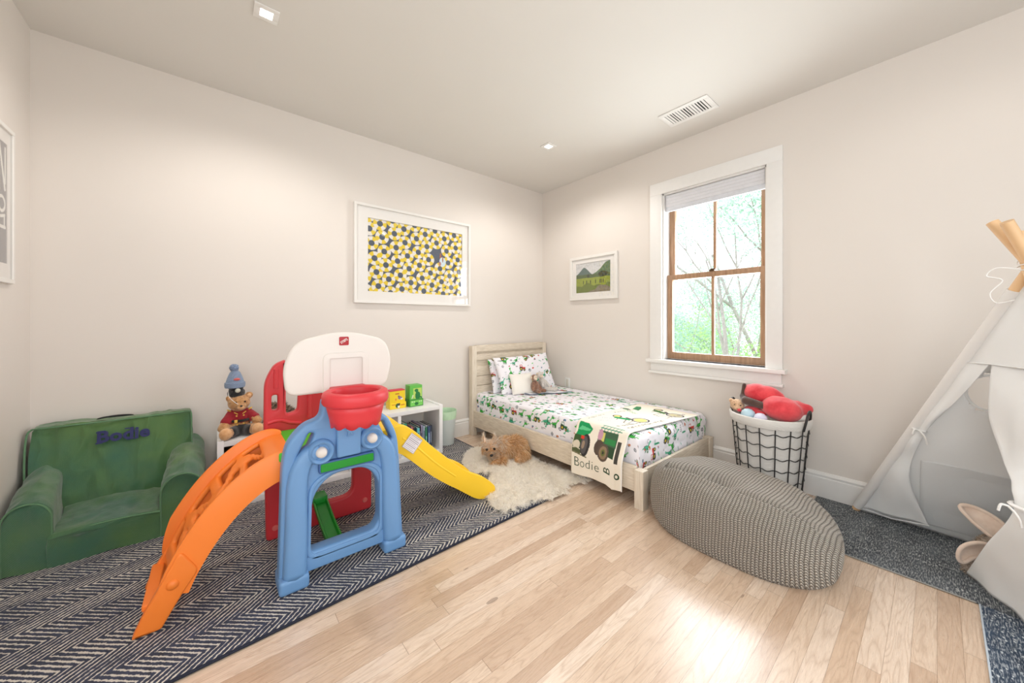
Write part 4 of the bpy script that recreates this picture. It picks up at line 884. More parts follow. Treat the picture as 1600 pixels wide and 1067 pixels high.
for s in (-1, 1):
    blob('eye', [ell((bx + 0.001 + s * 0.023, by - 0.068, bz + 0.217), 0.0055)], simple('glass_eye_brown', (30, 16, 10), 0.15), tb, 0.002, 0)
    blob('ear_lining', [ell((bx - 0.001 + s * 0.049, by - 0.028, bz + 0.242 + (0.006 if s > 0 else -0.003)), (0.013, 0.006, 0.013))], M_pad, tb, 0.003, 1)
tu = blob('red_tunic', [ell((bx, by, bz + 0.105), (0.062, 0.055, 0.058)), cap((bx - 0.040, by - 0.006, bz + 0.135), (bx - 0.070, by - 0.040, bz + 0.093), 0.029, 0.030), cap((bx + 0.040, by - 0.006, bz + 0.135), (bx + 0.074, by - 0.036, bz + 0.103), 0.029, 0.030)], M_redc, tb, 0.005, 2, 0.002, 60, label='red tunic with gold trim')
turned('belt', [(0.0632, -0.008), (0.0655, -0.004), (0.0655, 0.004), (0.0632, 0.008)], (bx, by - 0.003, bz + 0.098), M_blk, tu, 32, cap=False)
bbox('belt_buckle', (bx - 0.030, by - 0.074, bz + 0.089), (bx - 0.014, by - 0.063, bz + 0.107), M_gold, tu, 0.002)
for k, (a, b) in enumerate(((-0.018, 0.130), (0.018, 0.130), (-0.015, 0.075), (0.018, 0.078))): turned('button', [(0.001, -0.003), (0.004, -0.0025), (0.005, 0.0)], (bx + a, by - 0.060, bz + b), M_gold, tu, 12, 'Y')
for p_ in [[Vector((bx + 0.066 * math.sin(a), by - 0.060 * math.cos(a) + 0.0, bz + 0.058)) for a in np.linspace(-1.3, 1.3, 14)], [Vector((bx - 0.030, by - 0.052, bz + 0.152)), Vector((bx - 0.012, by - 0.058, bz + 0.140))], [Vector((bx + 0.030, by - 0.052, bz + 0.152)), Vector((bx + 0.012, by - 0.058, bz + 0.140))]]: tubes('gold_trim', [p_], 0.0028, M_gold, tu, 6)
blob('epaulette', [ell((bx - 0.05, by - 0.012, bz + 0.158), (0.018, 0.015, 0.005), (0, 0.5, 0))], M_gold, tu, 0.003, 0); blob('epaulette', [ell((bx + 0.05, by - 0.012, bz + 0.158), (0.018, 0.015, 0.005), (0, -0.5, 0))], M_gold, tu, 0.003, 0)
blob('black_trousers', [ell((bx + 0.004, by - 0.012, bz + 0.040), (0.058, 0.058, 0.040)), cap((bx + 0.024, by - 0.03, bz + 0.034), (bx + 0.05, by - 0.075, bz + 0.036), 0.034, 0.033), cap((bx - 0.02, by - 0.03, bz + 0.034), (bx - 0.045, by - 0.08, bz + 0.036), 0.034, 0.033)], M_blk, tb, 0.006, 2, flat=bz + 0.001)
ht = blob('busby_hat', [ell((bx - 0.018, by - 0.008, bz + 0.268), (0.046, 0.045, 0.034)), ell((bx - 0.018, by - 0.004, bz + 0.305), (0.040, 0.040, 0.034))], M_blk, tb, 0.005, 2, 0.003, 80, label='tall black fur hat')
turned('hat_badge', [(0.001, -0.006), (0.010, -0.005), (0.014, 0.0), (0.014, 0.004)], (bx - 0.012, by - 0.053, bz + 0.288), simple('pearl_badge', (206, 206, 190), 0.3), ht, 18, 'Y')
tubes('chin_strap', [smoothpath([(bx - 0.058, by - 0.025, bz + 0.285), (bx - 0.055, by - 0.05, bz + 0.255), (bx - 0.032, by - 0.074, bz + 0.225), (bx - 0.012, by - 0.088, bz + 0.208)], 4)], 0.0018, M_trim, tb, 6)
M_knit = cloth('blue_grey_knit', (128, 146, 172), 0.95, 0.12, 500, 0.8, 0.6)
kh = thing('knit_beanie', (bx - 0.022, by - 0.004, bz + 0.31), 'blue grey knitted bobble hat sitting on top of the guard teddy', 'hat')
turned('crown', [(0.045, 0.312), (0.047, 0.306), (0.050, 0.308), (0.049, 0.33), (0.044, 0.352), (0.036, 0.376), (0.027, 0.398), (0.014, 0.412), (0.002, 0.415)], (bx - 0.024, by, bz), M_knit, kh, 32, cap=False)
turned('folded_brim', [(0.048, 0.306), (0.052, 0.304), (0.054, 0.318), (0.053, 0.335), (0.047, 0.338)], (bx - 0.024, by, bz), M_knit, kh, 32, cap=False)
pm = blob('pompom', [ell((bx - 0.028, by, bz + 0.428), 0.024)], fuzzy('bobble_yarn', (96, 120, 156), (150, 168, 196), 200), kh, 0.004, 1, 0.005, 160)
blob('red_patch', [ell((bx - 0.016, by - 0.043, bz + 0.358), (0.018, 0.006, 0.010), (0.4, 0, 0))], simple('coral_patch', (216, 108, 104), 0.8, 0.2, 300), kh, 0.003, 0)

# mottled brown plush behind the red panel
mp = thing('plush_toy', (0.36, 2.93, ST), 'mottled brown fluffy plush animal with cream paws, on the shelf behind the red panel', 'plush toy')
M_mot = fuzzy('mottled_brown_plush', (74, 56, 44), (150, 124, 98), 55, 1.0); M_crm = fuzzy('cream_plush', (220, 206, 182), (240, 230, 210))
mb = blob('body', [ell((0.36, 2.96, ST + 0.065), (0.085, 0.06, 0.065)), ell((0.335, 2.92, ST + 0.120), (0.052, 0.045, 0.045)), ell((0.30, 2.93, ST + 0.155), (0.018, 0.010, 0.018)), ell((0.368, 2.93, ST + 0.155), (0.018, 0.010, 0.018)), cap((0.30, 2.93, ST + 0.045), (0.265, 2.87, ST + 0.032), 0.03, 0.026), cap((0.40, 2.93, ST + 0.045), (0.405, 2.87, ST + 0.032), 0.03, 0.026)], M_mot, mp, 0.006, 2, 0.004, 70, flat=ST + 0.002)
strands('fur', mb, 3000, 0.018, 0.0012, (0, -0.3, 0.1), painted('mottled_fur'), mb, lambda P, r: np.where((np.sin(P[:, :1] * 160) * np.sin(P[:, 2:3] * 140 + P[:, 1:2] * 90) > 0), srgb(74, 56, 42), srgb(158, 132, 104)) * r.uniform(0.8, 1.15, (len(P), 1)), up=0.8, zmin=ST)
for px, py in ((0.258, 2.852), (0.405, 2.850)): blob('paw', [ell((px, py, ST + 0.032), (0.028, 0.016, 0.028))], M_crm, mp, 0.004, 1, 0.002, 90)
for s in (-1, 1): blob('eye', [ell((0.335 + s * 0.02, 2.878, ST + 0.128), 0.006)], simple('glass_eye_dark', (12, 12, 12), 0.15), mp, 0.002, 0)
blob('nose', [ell((0.335, 2.874, ST + 0.108), (0.008, 0.006, 0.006))], M_blk, mp, 0.002, 0)

def hairmat(name, tr=0.45):
    g = G(name); a = g.node('ShaderNodeVertexColor', layer_name='Col').outputs[0]
    d = g.node('ShaderNodeBsdfDiffuse', {0: a}); t = g.node('ShaderNodeBsdfTranslucent', {0: a}); m = g.node('ShaderNodeMixShader', {0: tr})
    g.t.links.new(d.outputs[0], m.inputs[1]); g.t.links.new(t.outputs[0], m.inputs[2]); g.t.links.new(m.outputs[0], g.out.inputs[0]); return g.mat
# ================================================================ bed
def mat_bedwood():
    g = G('whitewashed_bed_wood'); v = g.obj(); x, y, z = g.xyz(v)
    n = g.noise(g.vec(g.m('MULTIPLY', x, 6.0), g.m('MULTIPLY', y, 6.0), g.m('MULTIPLY', z, 60.0)), 2.0, 4.0, 0.6)
    return g.pbr(g.ramp(n, [(0.3, srgb(198, 184, 164)), (0.7, srgb(228, 217, 200))]), 0.55, g.bump(n, 0.1, 0.002))
M_bw = mat_bedwood()
g = G('whitewashed_leg_wood'); v = g.obj(); x, y, z = g.xyz(v)
n = g.noise(g.vec(g.m('MULTIPLY', x, 90.0), g.m('MULTIPLY', y, 90.0), g.m('MULTIPLY', z, 5.0)), 2.0, 4.0, 0.6)
M_bw2 = g.pbr(g.ramp(n, [(0.3, srgb(202, 188, 168)), (0.7, srgb(232, 222, 206))]), 0.55)
bed = thing('toddler_bed', (2.52, 2.1, 0), 'low whitewashed wooden single bed with plank headboard in the corner under the window', 'bed')
BX0, BX1, BY0, BY1 = 1.985, 3.034, 1.14, 3.055
for x_ in (BX0, BX1 - 0.056): bbox('headboard_post', (x_, BY1 - 0.06, 0), (x_ + 0.056, BY1, 0.90), M_bw2, bed, 0.003)
bbox('headboard_cap', (BX0 + 0.056, BY1 - 0.055, 0.838), (BX1 - 0.056, BY1 - 0.005, 0.905), M_bw, bed, 0.003)
bbox('headboard_panel', (BX0 + 0.05, BY1 - 0.026, 0.22), (BX1 - 0.05, BY1 - 0.012, 0.838), M_bw, bed, 0)
for k in range(6):
    z_ = 0.815 - k * 0.098 - (0.03 if k else 0) ; h_ = 0.062 if k == 0 else 0.094
    bbox('headboard_plank', (BX0 + 0.056, BY1 - 0.046 + 0.004 * (k > 0), z_ - h_), (BX1 - 0.056, BY1 - 0.02, z_), M_bw, bed, 0.003)
for x_ in (BX0, BX1 - 0.06): bbox('leg', (x_, BY0, 0), (x_ + 0.06, BY0 + 0.06, 0.236), M_bw2, bed, 0.003)
for x_ in (BX0 + 0.014, BX1 - 0.036): bbox('side_rail', (x_, BY0 + 0.06, 0.095), (x_ + 0.022, BY1 - 0.06, 0.250), M_bw, bed, 0.002)
bbox('foot_rail', (BX0 + 0.06, BY0 + 0.012, 0.090), (BX1 - 0.06, BY0 + 0.034, 0.238), M_bw, bed, 0.002)
bm = bmesh.new()
boxes('slats', [((BX0 + 0.036, 1.25 + k * 0.18, 0.150), (BX1 - 0.036, 1.33 + k * 0.18, 0.168)) for k in range(10)], M_bw, bed, 0)
bpy.data.objects['slats'].name = 'slat_base'
PR = dict(grn=srgb(58, 176, 62), dgr=srgb(34, 110, 62), tea=srgb(70, 176, 140), red=srgb(196, 62, 52), gry=srgb(106, 112, 122), blk=srgb(56, 52, 54), ora=srgb(196, 120, 72), blu=srgb(92, 128, 164), yel=srgb(210, 190, 60), brn=srgb(120, 90, 70))
SHEET = srgb(236, 234, 240)
def motif(cv, kind, cx, cy, s, rot, rnd):
    L = cv.loc(cx, cy, s, rot); c = PR
    if kind == 'dino':      # long-necked dinosaur
        g1, g2 = (c['grn'], c['dgr']) if rnd.random() < 0.7 else (c['tea'], c['dgr'])
        cv.ell(L, 0, 0, 0.5, 0.28, g1); cv.line(L, 0.3, 0.05, 0.75, 0.75, 0.22, g1); cv.ell(L, 0.85, 0.82, 0.24, 0.14, g1); cv.line(L, -0.35, 0.05, -1.0, -0.2, 0.15, g1)
        for k in (-0.3, -0.05, 0.2, 0.38): cv.line(L, k, -0.1, k, -0.58, 0.14, g2)
        cv.line(L, -0.6, 0.15, 0.3, 0.3, 0.08, g2)
    elif kind == 'tractor':
        b = rnd.choice([c['grn'], c['red'], c['dgr']]); cv.rect(L, -0.7, -0.1, 0.75, 0.3, b); cv.rect(L, -0.6, 0.3, 0.05, 0.8, b); cv.rect(L, -0.48, 0.36, -0.05, 0.7, SHEET)
        cv.ring(L, -0.35, -0.2, 0, 0.45, c['blk']); cv.ring(L, -0.35, -0.2, 0, 0.2, c['yel']); cv.ring(L, 0.5, -0.32, 0, 0.28, c['blk']); cv.ring(L, 0.5, -0.32, 0, 0.12, c['yel'])
    elif kind == 'palm':
        cv.line(L, 0, -0.8, 0.05, 0.2, 0.12, c['brn'])
        for a in (0.3, 1.0, 1.9, 2.8, -0.2, 3.4): cv.line(L, 0.05, 0.2, 0.05 + 0.6 * math.cos(a), 0.2 + 0.5 * math.sin(a), 0.13, c['grn'])
    elif kind == 'wheel': cv.ring(L, 0, 0, 0.22, 0.5, c['gry']); cv.ring(L, 0, 0, 0, 0.1, c['blk'])
    elif kind == 'leaf': cv.ell(L, 0, 0, 0.6, 0.16, c['tea']); cv.line(L, -0.6, 0, 0.6, 0.02, 0.05, c['dgr'])
    elif kind == 'word':
        for k in range(4): cv.line(L, -0.8 + k * 0.45, -0.2, -0.62 + k * 0.45, 0.25, 0.1, c['blk']); cv.line(L, -0.75 + k * 0.45, 0, -0.5 + k * 0.45, -0.2, 0.1, c['blk'])
    elif kind == 'blot': cv.ell(L, 0, 0, 0.42, 0.3, rnd.choice([c['red'], c['ora'], c['blu'], c['gry']])); cv.ell(L, 0.3, 0.2, 0.2, 0.16, rnd.choice([c['red'], c['gry']]))
    elif kind == 'curl': cv.ring(L, 0, 0, 0.34, 0.46, c['gry']); cv.rect(L, -0.6, -0.6, 0.0, 0.0, SHEET)
def print_cloth(cv, seed, step=0.062, size=0.034, rot0=None):
    rnd = random.Random(seed); kinds = ['dino', 'tractor', 'palm', 'wheel', 'leaf', 'word', 'blot', 'curl', 'blot', 'word', 'dino', 'leaf']
    u1, v1 = cv.U[-1, 0], cv.V[0, -1]; u = cv.u0; j = 0
    while u < u1 + step:
        v = cv.v0 + (j % 2) * step / 2
        while v < v1 + step:
            k = rnd.choice(kinds); s = size * rnd.uniform(0.65, 1.15) * (1.3 if k in ('dino', 'tractor') else 0.8)
            motif(cv, k, u + rnd.uniform(-0.3, 0.3) * step, v + rnd.uniform(-0.3, 0.3) * step, s, (rnd.uniform(-0.5, 0.5) if rot0 is None else rot0) + rnd.choice((0, 0, PI / 2 * 0, 0.4)), rnd); v += step
        u += step * 0.92; j += 1
M_sheet = painted('printed_cotton', 0.85, 0.06)
sp = lambda t, k=0.016: np.where(t / k > 30, t, k * np.log1p(np.exp(np.clip(t / k, -50, 30))))
MX0, MY0, MZ, MYE = 2.046, 1.207, 0.420, 3.022
def nz2(U, V, s, seed=0.0):
    st = 5; a = np.vectorize(lambda p, q: noise.noise(Vector((p * s, q * s, seed))))(U[::st, ::st], V[::st, ::st])
    iu = np.minimum(np.arange(U.shape[0]) / st, a.shape[0] - 1.001); iv = np.minimum(np.arange(U.shape[1]) / st, a.shape[1] - 1.001)
    i0, j0 = iu.astype(int), iv.astype(int); fu, fv = (iu - i0)[:, None], (iv - j0)[None]; i1, j1 = np.minimum(i0 + 1, a.shape[0] - 1), np.minimum(j0 + 1, a.shape[1] - 1)
    return (a[i0][:, j0] * (1 - fu) + a[i1][:, j0] * fu) * (1 - fv) + (a[i0][:, j1] * (1 - fu) + a[i1][:, j1] * fu) * fv
cv = Canvas(-0.215, -0.215, 0.985, MYE - MY0, 0.0045, SHEET); print_cloth(cv, 11, 0.072, 0.037, rot0=PI / 2)
rb = random.Random(21)
for k in range(13): motif(cv, 'dino' if k % 3 else 'tractor', -0.075, 0.62 + k * 0.098, 0.045, PI / 2 * 0 + PI + PI / 2 + rb.uniform(-0.2, 0.2), rb)
for k in range(7): motif(cv, ['dino', 'leaf', 'tractor'][k % 3], 0.09 + k * 0.13, -0.085, 0.05, rb.uniform(-0.3, 0.3), rb)
wr_ = nz2(cv.U, cv.V, 9.0); wr2 = nz2(cv.U, cv.V, 24.0, 4.0)
def fm(U, V):
    side = np.clip(-U / 0.05, 0, 1); foot = np.clip(-V / 0.05, 0, 1); nearfoot = np.clip(1 - V / 0.5, 0, 1)
    x = MX0 + sp(U) - side * (0.004 + 0.006 * wr_) ; y = MY0 + sp(V) - foot * (0.006 + 0.010 * wr_ + 0.006 * wr2)
    x = np.minimum(x, 3.036 - 0.0 * U)
    z = MZ - sp(-U) - sp(-V) + 0.0035 * wr_ + nearfoot * 0.004 * wr2 - 0.012 * np.clip((U - 0.92) / 0.06, 0, 1)
    return x, y, np.maximum(z, 0.172)
mt = sheet('mattress', cv, fm, M_sheet); tag(mt, 'mattress in a white sheet printed with green dinosaurs and tractors, on the low bed', 'mattress')
bb_ = bbox('mattress_core', (MX0 + 0.015, MY0 + 0.015, 0.17), (3.03, MYE - 0.004, MZ - 0.012), simple('mattress_ticking', (236, 234, 236), 0.9), mt, 0.02)

# ---- thrown fleece blanket across the foot of the bed
CRM = srgb(238, 230, 214)
path = [(1.978, 0.072), (1.9775, 0.16), (1.978, 0.245), (1.998, 0.305), (2.028, 0.375), (2.046, 0.415), (2.085, 0.4305), (2.2, 0.4315), (3.0, 0.4315)]
pp_ = [Vector((a, 0, b)) for a, b in path]; pp_ = smoothpath(pp_, 8); Lc = np.concatenate([[0], np.cumsum([(b - a).length for a, b in zip(pp_, pp_[1:])])]); PX, PZ = np.array([p.x for p in pp_]), np.array([p.z for p in pp_])
cv = Canvas(0, 0, 1.16, 0.415, 0.0032, CRM)
L = (0.415 - cv.V, cv.U)          # reading direction: left = far edge, up = towards the top of the mattress
G1, G2, DK, TY = srgb(24, 150, 86), srgb(70, 110, 40), srgb(52, 50, 50), srgb(88, 84, 84)
# first tractor, cut by the blanket's left edge
cv.poly(L, [(0.0, 0.235), (0.02, 0.30), (0.02, 0.37), (0.10, 0.365), (0.145, 0.335), (0.13, 0.30), (0.10, 0.28), (0.03, 0.235)], G1); cv.poly(L, [(0.02, 0.31), (0.05, 0.34), (0.13, 0.33), (0.12, 0.315), (0.05, 0.31)], srgb(96, 200, 140))
cv.rect(L, 0.0, 0.185, 0.085, 0.275, srgb(58, 86, 46)); cv.ell(L, 0.035, 0.205, 0.03, 0.03, srgb(210, 200, 180)); cv.ell(L, 0.035, 0.165, 0.05, 0.018, srgb(84, 92, 60)); cv.line(L, 0.01, 0.155, 0.13, 0.138, 0.010, srgb(120, 118, 86))
cv.ell(L, 0.108, 0.215, 0.042, 0.075, DK); cv.ell(L, 0.100, 0.215, 0.030, 0.060, TY); cv.ell(L, 0.093, 0.215, 0.014, 0.028, srgb(150, 130, 110))
cv.rect(L, 0.06, 0.25, 0.09, 0.275, srgb(210, 60, 40))
# second tractor, seen from the front
cv.rect(L, 0.20, 0.25, 0.35, 0.345, srgb(64, 96, 70)); cv.rect(L, 0.22, 0.27, 0.25, 0.33, srgb(206, 202, 110)); cv.rect(L, 0.26, 0.26, 0.34, 0.30, srgb(50, 130, 70)); cv.rect(L, 0.28, 0.185, 0.345, 0.25, srgb(48, 74, 48)); cv.ell(L, 0.215, 0.31, 0.02, 0.04, srgb(196, 150, 170))
for k in range(6): cv.line(L, 0.21 + k * 0.026, 0.345, 0.222 + k * 0.026, 0.39, 0.004, srgb(30, 140, 110))
cv.line(L, 0.205, 0.385, 0.365, 0.385, 0.006, srgb(30, 140, 110)); cv.line(L, 0.205, 0.36, 0.365, 0.36, 0.006, srgb(30, 140, 110)); cv.rect(L, 0.355, 0.16, 0.385, 0.30, srgb(70, 66, 60))
cv.ell(L, 0.222, 0.225, 0.036, 0.052, srgb(84, 70, 60)); cv.ell(L, 0.262, 0.200, 0.044, 0.058, srgb(92, 78, 66)); cv.ell(L, 0.262, 0.200, 0.031, 0.043, srgb(140, 118, 92)); cv.ell(L, 0.262, 0.200, 0.016, 0.022, srgb(104, 110, 60)); cv.ell(L, 0.262, 0.200, 0.007, 0.010, DK)
# tractors on the top
def bigtr(cx, cy, s, body, rim, rot):
    L = cv.loc(cx, cy, s, rot)
    cv.ring(L, -0.55, 0, 0, 0.46, DK); cv.ring(L, -0.55, 0, 0, 0.38, srgb(200, 196, 196)); cv.ring(L, -0.55, 0, 0, 0.33, rim); cv.ring(L, 0.75, -0.12, 0, 0.26, DK); cv.ring(L, 0.75, -0.12, 0, 0.18, rim)
    cv.rect(L, -0.1, 0.0, 0.8, 0.34, body); cv.line(L, -0.15, 0.1, 0.2, -0.1, 0.16, TY); cv.line(L, -0.7, 0.45, -0.5, 1.05, 0.05, TY); cv.line(L, -0.5, 1.05, 0.0, 1.0, 0.05, TY); cv.line(L, 0.0, 1.0, 0.1, 0.35, 0.05, TY); cv.line(L, -0.28, 0.3, -0.24, 1.0, 0.04, TY); cv.line(L, 0.55, 0.34, 0.55, 0.6, 0.05, TY)
bigtr(0.66, 0.20, 0.125, G1, srgb(232, 214, 130), PI / 2 + 0.25)
bigtr(1.02, 0.14, 0.12, srgb(70, 110, 60), srgb(200, 190, 150), PI / 2 - 0.3)
cv.poly(cv.loc(0.98, 0.34, 0.08, 0.3), [(-0.8, -0.3), (-0.4, 0.3), (0.8, 0.2), (0.9, -0.2), (0, -0.35)], srgb(52, 130, 80)); cv.ell(cv.loc(0.90, 0.38), 0, 0, 0.02, 0.03, TY)
def squig(u0, v0, u1, v1, n, h, c=DK, w=0.005):
    rnd = random.Random(int(u0 * 1000 + v0 * 777))
    for k in range(n):
        a = (k + 0.15) / n; b = (k + 0.75) / n; L = cv.loc(0, 0); p = (u0 + (u1 - u0) * a, v0 + (v1 - v0) * a); q = (u0 + (u1 - u0) * b, v0 + (v1 - v0) * b); d = Vector((q[0] - p[0], q[1] - p[1])); e = Vector((-d.y, d.x)).normalized() * h
        kk = rnd.randint(0, 3)
        if kk != 1: cv.line(L, p[0], p[1], p[0] + e.x, p[1] + e.y, w, c)
        if kk > 0: cv.line(L, q[0], q[1], q[0] + e.x * rnd.uniform(0.5, 1), q[1] + e.y * rnd.uniform(0.5, 1), w, c)
        if kk in (0, 2): cv.line(L, p[0] + e.x, p[1] + e.y, q[0] + e.x, q[1] + e.y, w, c)
        if kk != 2: cv.line(L, p[0] + e.x * 0.5, p[1] + e.y * 0.5, q[0] + e.x * 0.5, q[1] + e.y * 0.5, w, c)
squig(0.44, 0.05, 0.80, 0.03, 11, 0.022, TY); squig(0.42, 0.12, 0.56, 0.10, 5, 0.02, TY); squig(0.43, 0.39, 0.62, 0.39, 7, -0.016, DK, 0.004); squig(0.84, 0.25, 0.92, 0.40, 5, 0.03, G1); squig(0.44, 0.30, 0.50, 0.24, 4, 0.03, srgb(190, 190, 200)); squig(0.52, 0.33, 0.58, 0.26, 3, 0.03, srgb(190, 190, 200))
squig(0.72, 0.36, 1.0, 0.31, 9, 0.016, TY, 0.004); squig(0.85, 0.06, 1.1, 0.05, 9, 0.016, TY, 0.004)
cv.put((cv.V < 0.008), srgb(240, 236, 228)); cv.put((cv.V > 0.410), srgb(226, 216, 200))
wb = nz2(cv.U, cv.V, 6.0, 2.0)
def yskew(U, V): return 1.276 + V + np.clip(U - 0.35, 0, 1) * (-0.13 + 0.10 * V / 0.415)
def fb(U, V):
    x = np.interp(U, Lc, PX); z = np.interp(U, Lc, PZ); hang = np.clip((0.34 - U) / 0.3, 0, 1)
    y = yskew(U, V) + hang * 0.012 * np.sin(V * 30) * 0.5 + np.where(V < 0.02, -0.004 * hang, 0)
    wv = np.sin(V * 42 + 1.0) * 0.5 + np.sin(V * 17)
    return x - hang * (0.004 + 0.004 * wv + 0.010 * np.clip(1 - V / 0.05, 0, 1)), y, z + 0.003 * wb + hang * 0.010 * np.sin(V * 9.0 + 0.6) - 0.018 * np.clip(1 - abs(V - 0.07) / 0.06, 0, 1) * hang
bl = sheet('fleece_blanket', cv, fb, painted('printed_fleece', 0.95, 0.2)); tag(bl, 'cream fleece blanket printed with tractors and lettering, draped across the foot of the bed', 'blanket')
o = bl; m = o.modifiers.new('t', 'SOLIDIFY'); m.thickness = 0.005; m.offset = -1 if False else 0
bl2 = mesh_of(o); o.modifiers.clear(); o.data = bl2; bl2.polygons.foreach_set('use_smooth', [True] * len(bl2.polygons))
M_ink = simple('dark_green_print', (44, 70, 44), 0.9)
bx_, by_, bz_ = fb(cv.U, cv.V); BP = np.stack([bx_ + 0 * cv.U, by_ + 0 * cv.U, bz_ + 0 * cv.U], -1)
def on_blanket(body, size, a, b, rot, bold):
    """lettering that follows the cloth: a from the far edge, b up from the hem"""
    o = text('lettering', body, size, 0.0, Matrix.Translation((a, b, 0)) @ Matrix.Rotation(rot, 4, 'Z'), M_ink, bl, bold, 1.05)
    for v in o.data.vertices:
        i_, j_ = v.co.y / cv.res, (0.415 - v.co.x) / cv.res; i0, j0 = int(np.clip(i_, 0, cv.nu - 2)), int(np.clip(j_, 0, cv.nv - 2)); fi, fj = i_ - i0, j_ - j0
        p = BP[i0, j0] * (1 - fi) * (1 - fj) + BP[i0 + 1, j0] * fi * (1 - fj) + BP[i0, j0 + 1] * (1 - fi) * fj + BP[i0 + 1, j0 + 1] * fi * fj
        v.co = Vector(p) + Vector((-0.0034, 0, 0))
on_blanket('Bodie', 0.092, 0.128, 0.088, 0.0, -0.0012); on_blanket('B', 0.078, 0.302, 0.095, PI / 2, 0.0002); on_blanket('o', 0.078, 0.375, 0.085, PI / 2, 0.0010)

# ---- pillows
def pillow(name, C, w, h, t, ux, uy, mat, label, seed, pattern=True, base=SHEET, res=0.006, flare=0.02):
    cv = Canvas(-w / 2, -h / 2, w / 2, h / 2, res, base)
    if pattern: print_cloth(cv, seed, 0.066, 0.034)
    nu, nv = cv.nu, cv.nv; ux, uy = Vector(ux).normalized(), Vector(uy).normalized(); uz = ux.cross(uy)
    a = np.abs(cv.U / (w / 2)); b = np.abs(cv.V / (h / 2)); T_ = t * (np.clip((1 - a ** 3.2) * (1 - b ** 3.2), 0, 1)) ** 0.45 + 0.002
    n1 = nz2(cv.U, cv.V, 9, seed); T2 = T_ * (1 + 0.12 * n1); pinch = 1 - flare * 2.5 * (1 - np.minimum(1, (a ** 4 + b ** 4))) * 0
    sx = cv.U * (1 - 0.07 * (1 - (b) ** 2) * a ** 2 * -1 * 0 - 0.05 * (1 - b ** 2) * (a ** 4)); sy = cv.V * (1 - 0.05 * (1 - a ** 2) * (b ** 4))
    def pos(s):
        q = T2 * s / 2; return np.stack([C[i] + ux[i] * sx + uy[i] * sy + uz[i] * q for i in range(3)], -1).reshape(-1, 3)
    V = np.concatenate([pos(1), pos(-1)]); F = grid_faces(nu, nv); N = nu * nv; F2 = F[:, ::-1] + N
    ed = list(range(0, nv)) + [i * nv + nv - 1 for i in range(1, nu)] + [(nu - 1) * nv + j for j in range(nv - 2, -1, -1)] + [i * nv for i in range(nu - 2, 0, -1)]
    E_ = [(ed[k], ed[(k + 1) % len(ed)], ed[(k + 1) % len(ed)] + N, ed[k] + N) for k in range(len(ed))]
    V[:, 2] = np.maximum(V[:, 2], 0.424)
    o = raw(name, V, np.concatenate([F, F2, np.array(E_)]), painted('printed_cotton', 0.85) if pattern else cloth('white_slub_cotton', (238, 234, 226), 0.9, 0.03, 900, 0.4, 0.5), None, True, colors=np.concatenate([cv.C.reshape(-1, 3)] * 2))
    return tag(o, label, 'pillow')
pillow('bed_pillow', (2.50, 2.935, 0.590), 0.68, 0.36, 0.10, (1, 0.02, 0.02), (0.0, 0.30, 1), None, 'printed pillow leaning on the headboard, the rear one of two', 31)
pillow('bed_pillow', (2.53, 2.805, 0.600), 0.70, 0.40, 0.11, (1, -0.10, 0.03), (0.0, 0.42, 1), None, 'printed pillow with green dinosaurs, the front one of two', 32)
pillow('small_pillow', (2.375, 2.685, 0.520), 0.25, 0.215, 0.075, (1, -0.25, 0.0), (0.05, 0.35, 1), None, 'small plain white pillow in front of the printed pillows', 33, False, SHEET, 0.012)

# ---- plush monkey and lamb by the pillow
M_brn = fuzzy('brown_plush', (120, 84, 66), (160, 118, 92)); M_face = fuzzy('cream_face_plush', (214, 194, 168), (234, 218, 196)); M_lamb = fuzzy('oatmeal_plush', (186, 178, 170), (222, 216, 208), 150)
ZB = 0.437
mk = thing('plush_monkey', (2.50, 2.62, ZB), 'small brown plush monkey with cream face leaning on the white pillow', 'plush toy')
mx, my = 2.475, 2.600
blob('body', [ell((mx, my, ZB + 0.060), (0.045, 0.038, 0.060)), ell((mx - 0.022, my - 0.012, ZB + 0.150), (0.034, 0.030, 0.032)), cap((mx - 0.03, my - 0.01, ZB + 0.095), (mx - 0.056, my - 0.035, ZB + 0.035), 0.015, 0.014), cap((mx + 0.032, my, ZB + 0.09), (mx + 0.052, my - 0.035, ZB + 0.035), 0.015, 0.014),
      cap((mx, my - 0.02, ZB + 0.02), (mx - 0.02, my - 0.085, ZB + 0.018), 0.021, 0.017), cap((mx + 0.02, my - 0.02, ZB + 0.02), (mx + 0.075, my - 0.065, ZB + 0.018), 0.021, 0.017)], M_brn, mk, 0.004, 2, 0.002, 90, flat=ZB)
blob('face', [ell((mx - 0.026, my - 0.034, ZB + 0.152), (0.024, 0.014, 0.024)), ell((mx - 0.027, my - 0.044, ZB + 0.140), (0.019, 0.014, 0.013))], M_face, mk, 0.003, 1)
for s in (-1, 1):
    blob('ear', [ell((mx - 0.022 + s * 0.036, my - 0.012, ZB + 0.152), (0.013, 0.008, 0.014))], M_face, mk, 0.003, 1); blob('eye', [ell((mx - 0.026 + s * 0.009, my - 0.048, ZB + 0.160), 0.0032)], M_blk, mk, 0.0015, 0)
lb = thing('plush_lamb', (2.60, 2.60, ZB), 'oatmeal plush lamb lying beside the brown plush monkey on the bed', 'plush toy')
mx, my = 2.585, 2.600
